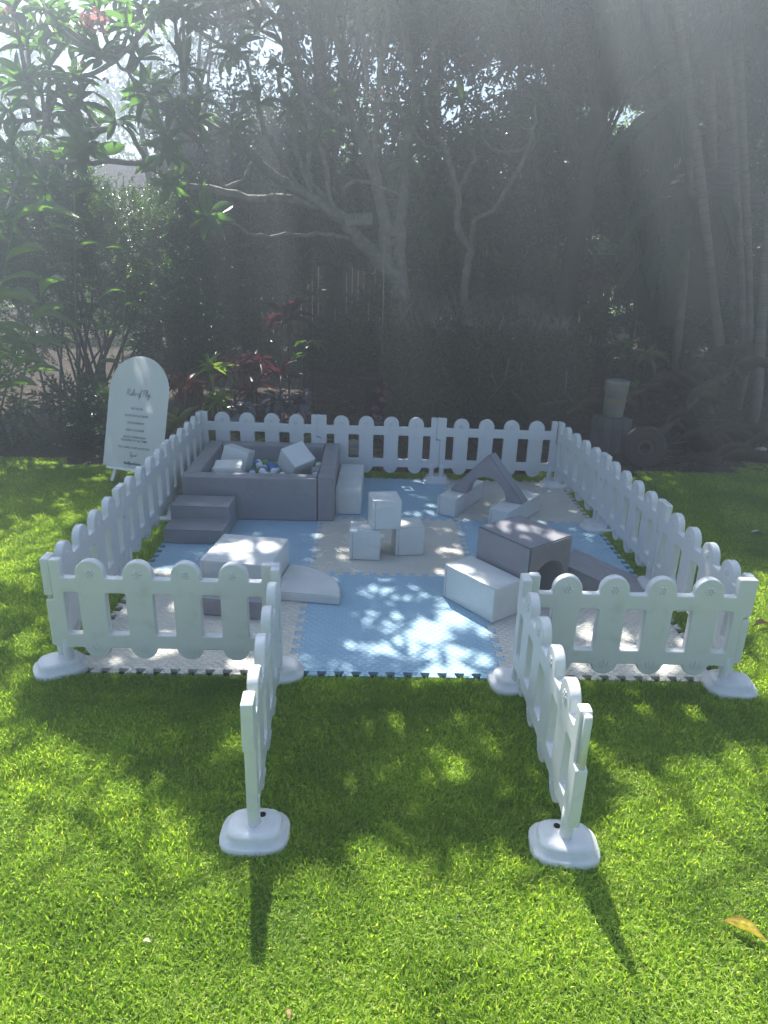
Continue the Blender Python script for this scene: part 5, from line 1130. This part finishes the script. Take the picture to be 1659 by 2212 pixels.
    # fronds behind the frangipani trunks
    b = (at(930, 560, 10.2).x, 10.2, gz(10.2)); t = empty('feather_palm', b, 0, 'small feather palm behind the frangipani trunks, tips catching the light', 'palm'); B2 = np.array(b)
    for pts in (((935, 600, 10.2), (950, 430, 10), (1000, 400, 9.8)), ((930, 600, 10.2), (900, 400, 10), (840, 400, 9.8)), ((932, 600, 10.2), (970, 480, 10), (1080, 440, 9.9)), ((930, 600, 10.2), (880, 470, 10.1), (790, 480, 10)), ((930, 600, 10.2), (930, 440, 9.9), (935, 560, 9.4)), ((935, 600, 10.2), (1010, 520, 9.8), (1090, 560, 9.6))):
        q = [np.array(at(*p))-B2 for p in pts]; rib, ar = frond_arrays(q[0], q[1], q[2], 40, (.4, .55)); f = link('frond', join_arrays('frond', [ar]), M['bright_leaf'], t); link('midrib', tubes('midrib', [(rib, ramp(len(rib), .014, .005))], 5), M['palm_bark'], f)
palms()
def fallen(label, a, b_, w_, n=30):
    a, b_ = np.array(at(*a)), np.array(at(*b_)); c = (a+b_)/2; c0 = (c[0], c[1], gz(c[1])); t = empty('fallen_frond', c0, 0, label, 'fallen frond', 'fallen palm fronds'); c = np.array(c0)
    pl = smooth_line([a-c, (a+b_)/2-c+(0, 0, .05), b_-c], 5); link('midrib', tubes('midrib', [(pl, ramp(len(pl), w_, w_*.35))], 7), M['dry'], t)
    tg = (b_-a)/np.linalg.norm(b_-a); k = rng.integers(1, len(pl), n*2); P = pl[k]; D = tg*1.3+rng.normal(0, .33, (n*2, 3))+(0, 0, -.22); f = link('dry_leaflets', leaf_mesh('dry_leaflets', STRAP[0], P, D, np.tile((0, 0, 1.), (n*2, 1)), rng.uniform(.3, .65, n*2), .022), M['dry'], t); tag(f, kind='stuff')
fallen('long fallen palm frond sloping up from the ceramic pot to the palm stems', (1340, 862, 5.9), (1645, 752, 6.8), .045)
fallen('broad fallen palm sheath below the long one, sloping to the right', (1415, 945, 4.9), (1606, 782, 6.3), .055)
fallen('short fallen frond lying behind the back right fence corner', (1222, 893, 5.2), (1300, 872, 5.4), .035, 10)
fallen('dry frond lying flat on the mulch at the right edge', (1450, 960, 4.9), (1640, 940, 5.3), .02, 26)
fallen('dry frond lying on the edge of the lawn at right', (1430, 1010, 4.45), (1640, 1000, 4.7), .015, 26)

# ================================================================== STRUCTURES BEHIND
def palings():
    b = at(660, 600, 13); zt = 2.22; z0 = .3; x0 = at(440, 600, 13).x; x1 = at(850, 600, 13).x
    t = empty('paling_fence', ((x0+x1)/2, 13, z0), 0, 'dark timber paling fence with bright slits between its boards', 'fence'); n = int((x1-x0)/.125); me = None
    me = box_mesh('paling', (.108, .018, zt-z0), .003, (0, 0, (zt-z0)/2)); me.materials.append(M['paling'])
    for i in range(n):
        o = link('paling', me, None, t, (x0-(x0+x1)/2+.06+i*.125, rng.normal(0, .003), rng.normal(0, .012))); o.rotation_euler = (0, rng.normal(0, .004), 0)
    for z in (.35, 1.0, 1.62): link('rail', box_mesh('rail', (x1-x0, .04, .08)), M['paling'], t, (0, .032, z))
palings()
def timber_fence():
    x0 = at(1235, 560, 11).x; x1 = at(1330, 560, 11).x; zt = at(1290, 546, 11).z; z0 = gz(11)
    t = empty('timber_fence', ((x0+x1)/2, 11, z0), 0, 'short stretch of weathered brown board fence with a pale capping rail at right', 'fence'); w_ = x1-x0; n = 6
    for i in range(n): link('board', box_mesh('board', (w_/n-.012, .02, zt-z0-.04), .002, (0, 0, (zt-z0-.04)/2)), M['timber'], t, (-w_/2+(i+.5)*w_/n, 0, 0))
    link('capping', box_mesh('capping', (w_+.06, .09, .03), .003), M['render'], t, (0, 0, zt-z0-.015))
    p = at(1186, 545, 10.6); t2 = empty('timber_post', (p.x, 10.6, gz(10.6)), 0, 'short timber post with a flat cap left of the thick dark trunk', 'post'); h = p.z-gz(10.6)
    link('post', box_mesh('post', (.10, .10, h), .004, (0, 0, h/2)), M['timber'], t2); link('cap', box_mesh('cap', (.14, .14, .02), .003), M['render'], t2, (0, 0, h+.01))
timber_fence()
def house(label, u0, v0, u1, v1, Y, rows=11, cols=26, depth=3.2):
    """tiled roof slope facing the garden with a wall under it"""
    eL, eR = at(u0, v1, Y), at(u1, v1, Y); ze = (eL.z+eR.z)/2; zt = at((u0+u1)/2, v0, Y+depth).z; W_ = eR.x-eL.x
    t = empty('house', ((eL.x+eR.x)/2, Y, 0), 0, label, 'house'); sl_ = math.hypot(depth, zt-ze); ang = math.atan2(zt-ze, depth)
    link('wall', box_mesh('wall', (W_-.5, .2, ze-.1), 0, (0, .4, (ze-.1)/2)), M['render'], t)
    roof = empty('roof', (0, 0, ze), 0); roof.parent = t; roof.rotation_euler = (ang, 0, 0)
    ul = link('underlay', box_mesh('underlay', (W_, sl_, .03), 0, (0, sl_/2, -.03)), M['gap'], roof)
    # one S-profile tile, repeated
    tw, tl = W_/cols, sl_/rows; nn = 9; V = []; Q = []
    for r_ in range(2):
        for k in range(nn): s = k/(nn-1); V.append((s*tw*1.02, r_*tl*1.12, .035*math.sin(s*2*PI)+.05-.032*r_))
    for k in range(nn-1): Q.append((k, k+1, nn+k+1, nn+k))
    nb = len(V)
    for k in range(nn): V.append((V[k][0], V[k][1], V[k][2]-.028))
    for k in range(nn-1): Q.append((nb+k, nb+k+1, k+1, k))
    me = arr_mesh('roof_tile', V, None, Q); me.materials.append(M['roof_tile'])
    for j in range(rows):
        for i in range(cols): link('roof_tile', me, None, roof, (-W_/2+i*tw, j*tl, rng.normal(0, .002)))
    return t
house('neighbouring house with an orange-brown tiled roof behind the left shrub', 150, 345, 372, 480, 17, 12, 24)
def salmon():
    p = at(800, 440, 18); t = empty('far_wall', (p.x, 18, 0), 0, 'salmon coloured house wall glimpsed between the trunks in the middle', 'house'); link('wall', box_mesh('wall', (3.6, .2, p.z+.3), 0, (0, 0, (p.z+.3)/2)), M['salmon'], t)
    link('eave', box_mesh('eave', (4.0, .5, .12), 0), M['render'], t, (0, -.1, p.z+.36)); link('window', box_mesh('window', (.9, .06, 1.0), 0), M['gap'], t, (.6, -.12, p.z-.9))
salmon()
def shrine():
    Y = 8.9; p = at(1462, 700, Y); z0 = gz(Y); t = empty('garden_shrine', (p.x, Y, z0), 0, 'dark tiered garden shrine topped by a curled double-scroll finial', 'shrine')
    def zz(v): return at(1462, v, Y).z-z0
    px = (at(1562, 500, Y).x-at(1462, 500, Y).x)/100
    tiers = [(62, 392, 350), (52, 430, 400), (88, 478, 420), (100, 530, 470)]
    def tier(name, w0, w1, v0, v1, m): 
        bm = bmesh.new(); z_0, z_1 = zz(v0), zz(v1); q = bmesh.ops.create_cone(bm, cap_ends=True, segments=4, radius1=w0*px*1.41, radius2=w1*px*1.41, depth=z_1-z_0)
        bmesh.ops.rotate(bm, verts=bm.verts, matrix=Matrix.Rotation(PI/4, 3, 'Z')); bmesh.ops.translate(bm, verts=bm.verts, vec=(0, 0, (z_0+z_1)/2)); bmesh.ops.bevel(bm, geom=bm.edges[:], offset=.008, segments=1, affect='EDGES'); link(name, bm_mesh(name, bm), m, t)
    # stepped roof in thin courses
    for k in range(9):
        f = k/9; w_ = 82*(1-f)**.9+14; v0 = 440-f*110; tier('roof_course', w_+4, w_-3, v0, v0-11, M['shrine_cap'] if k % 2 else M['shrine'])
    tier('eave', 88, 84, 452, 440, M['shrine']); tier('body', 60, 58, 620, 452, M['shrine']); tier('plinth', 74, 70, 700, 620, M['shrine'])
    for sx in (-1, 1):
        for sy in (-1, 1): link('post', tubes('post', [([(sx*72*px, sy*72*px, 0), (sx*72*px, sy*72*px, zz(450))], .035)], 8), M['shrine'], t)
    lst = []
    for s in (-1, 1):
        pts = [(s*px*x, 0, zz(v)) for x, v in ((2, 330), (8, 312), (22, 305), (27, 288), (20, 272), (9, 274), (6, 286), (12, 292))]; lst.append((smooth_line(pts, 5), ramp(36, .045, .022)))
    link('finial', tubes('finial', lst, 8), M['shrine'], t); link('finial_stem', tubes('finial_stem', [([(0, 0, zz(335)), (0, 0, zz(300)), (0, 0, zz(262)), (0, 0, zz(254))], [.06, .035, .03, .008])], 8), M['shrine'], t)
shrine()
def street_plate():
    c = at(775, 474, 7.9); t = empty('street_plate', c, 0, 'old white street name plate fixed to the frangipani limb', 'sign'); t.rotation_euler = (math.radians(90), math.radians(-4), math.radians(2))
    k = 6.9/F*1.66; W_, H_ = .40, .155
    link('plate', box_mesh('plate', (W_, H_, .006), .002), M['plate'], t)
    def tx(s, x, y, size):
        cu = bpy.data.curves.new('t', 'FONT'); cu.body = s; cu.size = size; cu.align_x = 'LEFT'; cu.resolution_u = 3; cu.offset = .0015
        o = bpy.data.objects.new('t', cu); C.objects.link(o); dg = bpy.context.evaluated_depsgraph_get(); me = bpy.data.meshes.new_from_object(o.evaluated_get(dg)); bpy.data.objects.remove(o); link('lettering', me, M['plate_ink'], t, (x, y, .0045))
    tx('SSIE ST.', -.19, .005, .085); tx('-111', .01, -.062, .045)
    a = np.linspace(0, 2*PI, 18); link('badge_ring', tubes('badge_ring', [(np.stack([.155+.026*np.cos(a), .022+.030*np.sin(a), a*0+.004], 1), .0025)], 4), M['plate_ink'], t); tx('9', .143, .003, .045)
street_plate()

# ================================================================== ORNAMENTS IN THE BED
def lathe(name, prof, n=28):
    V = []; Q = []
    for r_, z in prof:
        for k in range(n): a = 2*PI*k/n; V.append((r_*math.cos(a), r_*math.sin(a), z))
    for i in range(len(prof)-1):
        for k in range(n): Q.append((i*n+k, i*n+(k+1) % n, (i+1)*n+(k+1) % n, (i+1)*n+k))
    return arr_mesh(name, V, None, Q, True)
def ornaments():
    Y = 4.85; top = at(1329, 904, Y); z0 = gz(Y); h = top.z-z0
    t = empty('timber_block', (top.x, Y+.1, z0), math.radians(12), 'upright grey timber block carrying the ceramic cylinder', 'block')
    for i, (x, w_) in enumerate(((-.125, .11), (0, .13), (.125, .11))): link('sleeper', box_mesh('sleeper', (w_, .30, h), .006, (0, 0, h/2)), M['sleeper'], t, (x, 0, -.004*i))
    t = empty('ceramic_cylinder', (top.x, Y+.1, top.z), 0, 'pale green glazed cylinder pot standing on the timber block', 'pot'); H_ = (905-823)*7.9/F*1.02
    link('body', lathe('body', [(.001, .0), (.105, 0), (.116, .012), (.122, H_*.3), (.125, H_*.62), (.136, H_*.70), (.140, H_*.9), (.140, H_-.01), (.134, H_), (.122, H_-.012), (.116, H_-.05), (.105, H_*.55), (.001, H_*.5)]), M['ceramic'], t)
    link('glaze_band', lathe('glaze_band', [(.1275, H_*.40), (.1290, H_*.42), (.1295, H_*.50), (.1280, H_*.53)]), M['timber'], t)
    p = at(1392, 965, 4.35); t = empty('wooden_wheel', (p.x, 4.35, .0), 0, 'dark round wooden wheel leaning at the foot of the timber block', 'wheel'); R_ = .24; t.rotation_euler = (0, 0, math.radians(-8))
    prof = [(.055, -.05), (R_-.02, -.05), (R_, -.035), (R_, .035), (R_-.02, .05), (.055, .05), (.055, -.05)]; me = lathe('rim', prof, 36); o = link('rim', me, M['shrine'], t, (0, 0, R_)); o.rotation_euler = (math.radians(84), 0, 0)
    o2 = link('hub_ring', lathe('hub_ring', [(.057, .051), (.085, .058), (.095, .051)], 28), M['shrine_cap'], t, (0, 0, R_)); o2.rotation_euler = (math.radians(84), 0, 0)
    for k in range(3):
        o3 = link('band', lathe('band', [(.12+k*.04, .0505), (.125+k*.04, .056), (.13+k*.04, .0505)], 32), M['shrine_cap'], t, (0, 0, R_)); o3.rotation_euler = (math.radians(84), 0, 0)
    # potted stake
    p = at(812, 812, 5.9); z0 = gz(5.9); t = empty('plant_pot', (p.x, 5.9, z0), 0, 'black plastic pot with a tall bare stake, left of the hedge', 'pot'); hh = max(.3, p.z-z0)
    link('body', lathe('body', [(.001, .0), (.13, 0), (.17, hh-.05), (.19, hh-.05), (.192, hh), (.175, hh), (.16, hh-.05), (.001, hh-.06)]), M['pot'], t)
    link('potting_soil', lathe('potting_soil', [(.001, hh-.03), (.165, hh-.045)]), M['soil'], t); link('stake', tubes('stake', [([(0.06, 0, hh-.06), (.07, 0, hh+.9), (.06, 0, hh+1.65)], .010)], 6), M['white_bamboo'], t)
    # pink-flowered plant under it
    p = at(822, 862, 5.0); t = empty('pink_flowering_plant', (p.x, 5.0, gz(5)), 0, 'low plant with dusky pink flower heads below the black pot', 'plant'); n = 30; a = rng.random(n)*6.28; e = rng.uniform(-.1, 1.2, n)
    for i in range(n): V, T, Q = place(BROAD[i % 3], np.array([[rng.normal(0, .06), rng.normal(0, .05), .08+rng.random()*.25]]), np.array([[math.cos(a[i])*math.cos(e[i]), math.sin(a[i])*math.cos(e[i]), math.sin(e[i])]]), np.array([[0, 0, 1.]]), np.array([rng.uniform(.07, .12)]), np.array([.05])); link('leaf', arr_mesh('leaf', V, T, Q), M['purple'], t)
    for (u, v) in ((815, 843), (828, 862), (812, 884), (835, 850)):
        c = np.array(at(u, v, 4.95)-Vector((p.x, 5.0, gz(5)))); petal_cluster(c, 16, .05, M['magenta'], t, 'flower_head', .028)
    def rock(u, v, Y, s, m, label, name='rock', cat='rock', grp=None):
        p = at(u, v, Y); z0 = gz(Y)+.0 if Y > 4.2 else 0; bm = bmesh.new(); bmesh.ops.create_icosphere(bm, subdivisions=3, radius=1)
        k = random.random()*10
        for q in bm.verts: q.co = Vector((q.co.x*s[0], q.co.y*s[1], q.co.z*s[2]))*(1+.22*math.sin(q.co.x*3+k)*math.cos(q.co.y*4+k)+.08*math.sin(q.co.z*9+k))
        o = link(name, bm_mesh(name, bm, math.radians(60)), m, None, (p.x, Y, z0+s[2]*.55)); tag(o, label, cat, grp)
    rock(758, 885, 4.75, (.12, .09, .085), M['rock'], 'grey rounded rock, left of the two behind the back fence'); rock(772, 905, 4.55, (.09, .07, .055), M['rock'], 'small pinkish rock just behind the back fence')
    rock(1571, 985, 4.95, (.055, .04, .035), M['palerock'], 'pale sandy stone lit by the sun on the mulch at right', 'stone', 'stone'); rock(1610, 978, 5.0, (.03, .025, .022), M['rock'], 'small brown pebble right of the pale sandy stone', 'stone', 'stone'); rock(1645, 965, 5.1, (.07, .05, .035), M['palerock'], 'flat stone at the right edge of the mulch', 'stone', 'stone')
    p = at(790, 868, 4.95); t = empty('timber_offcut', (p.x, 4.95, gz(4.95)), math.radians(8), 'square brown timber offcut between the rocks and the pink flowers', 'wood block'); link('block', box_mesh('block', (.17, .12, .16), .006, (0, 0, .08)), M['timber'], t)
    # garden hose curve
    pts = [tuple(at(u, v, Y)) for u, v, Y in ((690, 818, 5.6), (740, 832, 5.4), (800, 845, 5.2), (818, 862, 5.0))]; pts = [(x, y, gz(y)+.03) for x, y, z in [(at(u, v, Y).x, Y, 0) for u, v, Y in ((660, 818, 5.7), (720, 828, 5.5), (770, 838, 5.3), (800, 850, 5.15), (790, 868, 5.0), (750, 880, 4.95))]]
    o = link('bare_branch', tubes('bare_branch', [(smooth_line(pts, 6), .011)], 6), M['twig']); tag(o, 'bare curved branch lying on the mulch in the middle of the bed', 'fallen branch')
ornaments()
# ================================================================== LEAVES ON THE GRASS AND LITTER
def fallen_leaf(name, label, x, y, L, wd, m, rz, z=.045):
    V, T, Q = place(leaf_template(6, ob_shape(.5), .25, .12, .01), np.array([[0, -L/2, 0]]), np.array([[0, 1., .05]]), np.array([[0, 0, 1.]]), np.array([L]), np.array([wd])); o = link(name, arr_mesh(name, V, T, Q, True), M[m], None, (x, y, z), (0.1, .15, rz)); tag(o, label, 'leaf')
fallen_leaf('fallen_leaf', 'yellow frangipani leaf lying on the sunny grass at lower right', 2.99, -1.56, .145, .034, 'yellowleaf', math.radians(58))
fallen_leaf('fallen_leaf', 'brown curled leaf on the grass right of the fence corner', 4.203, .64, .12, .045, 'brownleaf', math.radians(-70))
fallen_leaf('fallen_leaf', 'pale leaf on the shaded grass at the right edge', 5.018, 2.248, .13, .05, 'paleleaf', math.radians(88))
fallen_leaf('fallen_leaf', 'small tan leaf fragment on the sunny grass near the bottom', 1.43, -1.86, .03, .015, 'brownleaf', .4, .05)
fallen_leaf('fallen_leaf', 'tiny pale leaf on the sunny grass left of the left gate foot', .93, -1.62, .03, .015, 'paleleaf', 1.4, .05)
def litter():
    n = 9000; x = rng.uniform(-5, 9, n); y = 4.0+rng.random(n)**1.3*6; k = (rng.random(n) < .35+.65*(x > 0)); x, y = x[k], y[k]; n = len(x)
    X = x; Yy = y; Z = .30*np.clip((Yy-4.2)/6, 0, 1)**1.2+.05*(vnoise(X, Yy, 2.5, 7)-.5)*np.clip((Yy-4)/1, 0, 1)+.025*(vnoise(X, Yy, 7, 8)-.5)+.014
    P = np.stack([x, y, Z], 1); a = rng.random(n)*6.28; D = np.stack([np.cos(a), np.sin(a), rng.normal(.1, .2, n)], 1); L = rng.uniform(.03, .10, n)
    o = link('leaf_litter', leaf_mesh('leaf_litter', DIAMOND, P, D, np.tile((0, 0, 1.), (n, 1))+rng.normal(0, .3, (n, 3)), L, L*rng.uniform(.2, .6, n)), M['litter']); tag(o, 'dry leaves and bark chips scattered over the garden bed', 'leaf litter', kind='stuff')
    tw = []
    for _ in range(260):
        xx = rng.uniform(3.6, 7.5); yy = rng.uniform(4.2, 6.5) if rng.random() < .8 else rng.uniform(4.2, 7); p = np.array((xx, yy, gz(yy)+.03)); a = rng.normal(0, .8); tw.append((np.array([p, p+(math.cos(a)*rng.uniform(.1, .3), math.sin(a)*rng.uniform(.1, .3), rng.uniform(-.01, .03))]), [.004, .0025]))
    o = link('fallen_twigs', tubes('fallen_twigs', tw, 4), M['twig']); tag(o, 'thin dry twigs and palm strands strewn on the mulch at right', 'twigs', kind='stuff')
litter()

# ================================================================== HAZE VOLUME ADDED TO IMITATE LENS GLARE
def glare_haze():
    bm = bmesh.new(); x0, x1, y0, y1, z0, z1 = -19, 24, -7.5, 30, -1.2, 9.9
    box(bm, Vector(((x0+x1)/2, (y0+y1)/2, (z0+z1)/2)), (x1-x0, y1-y0, z1-z0)); me = bm_mesh('glare_haze', bm)
    m = bpy.data.materials.new('glare_haze'); m.use_nodes = True; n = m.node_tree.nodes; n.clear(); o = n.new('ShaderNodeOutputMaterial'); v = n.new('ShaderNodeVolumePrincipled')
    v.inputs['Color'].default_value = (.80, .90, 1, 1); v.inputs['Density'].default_value = GLARE_HAZE_DENSITY; v.inputs['Anisotropy'].default_value = .77
    m.node_tree.links.new(v.outputs[0], o.inputs['Volume']); h = link('glare_haze', me, m); tag(h, 'added bright veil in the air standing in for lens glare over the garden', 'glare_haze', kind='stuff')
if GLARE_HAZE_DENSITY > 0: glare_haze()
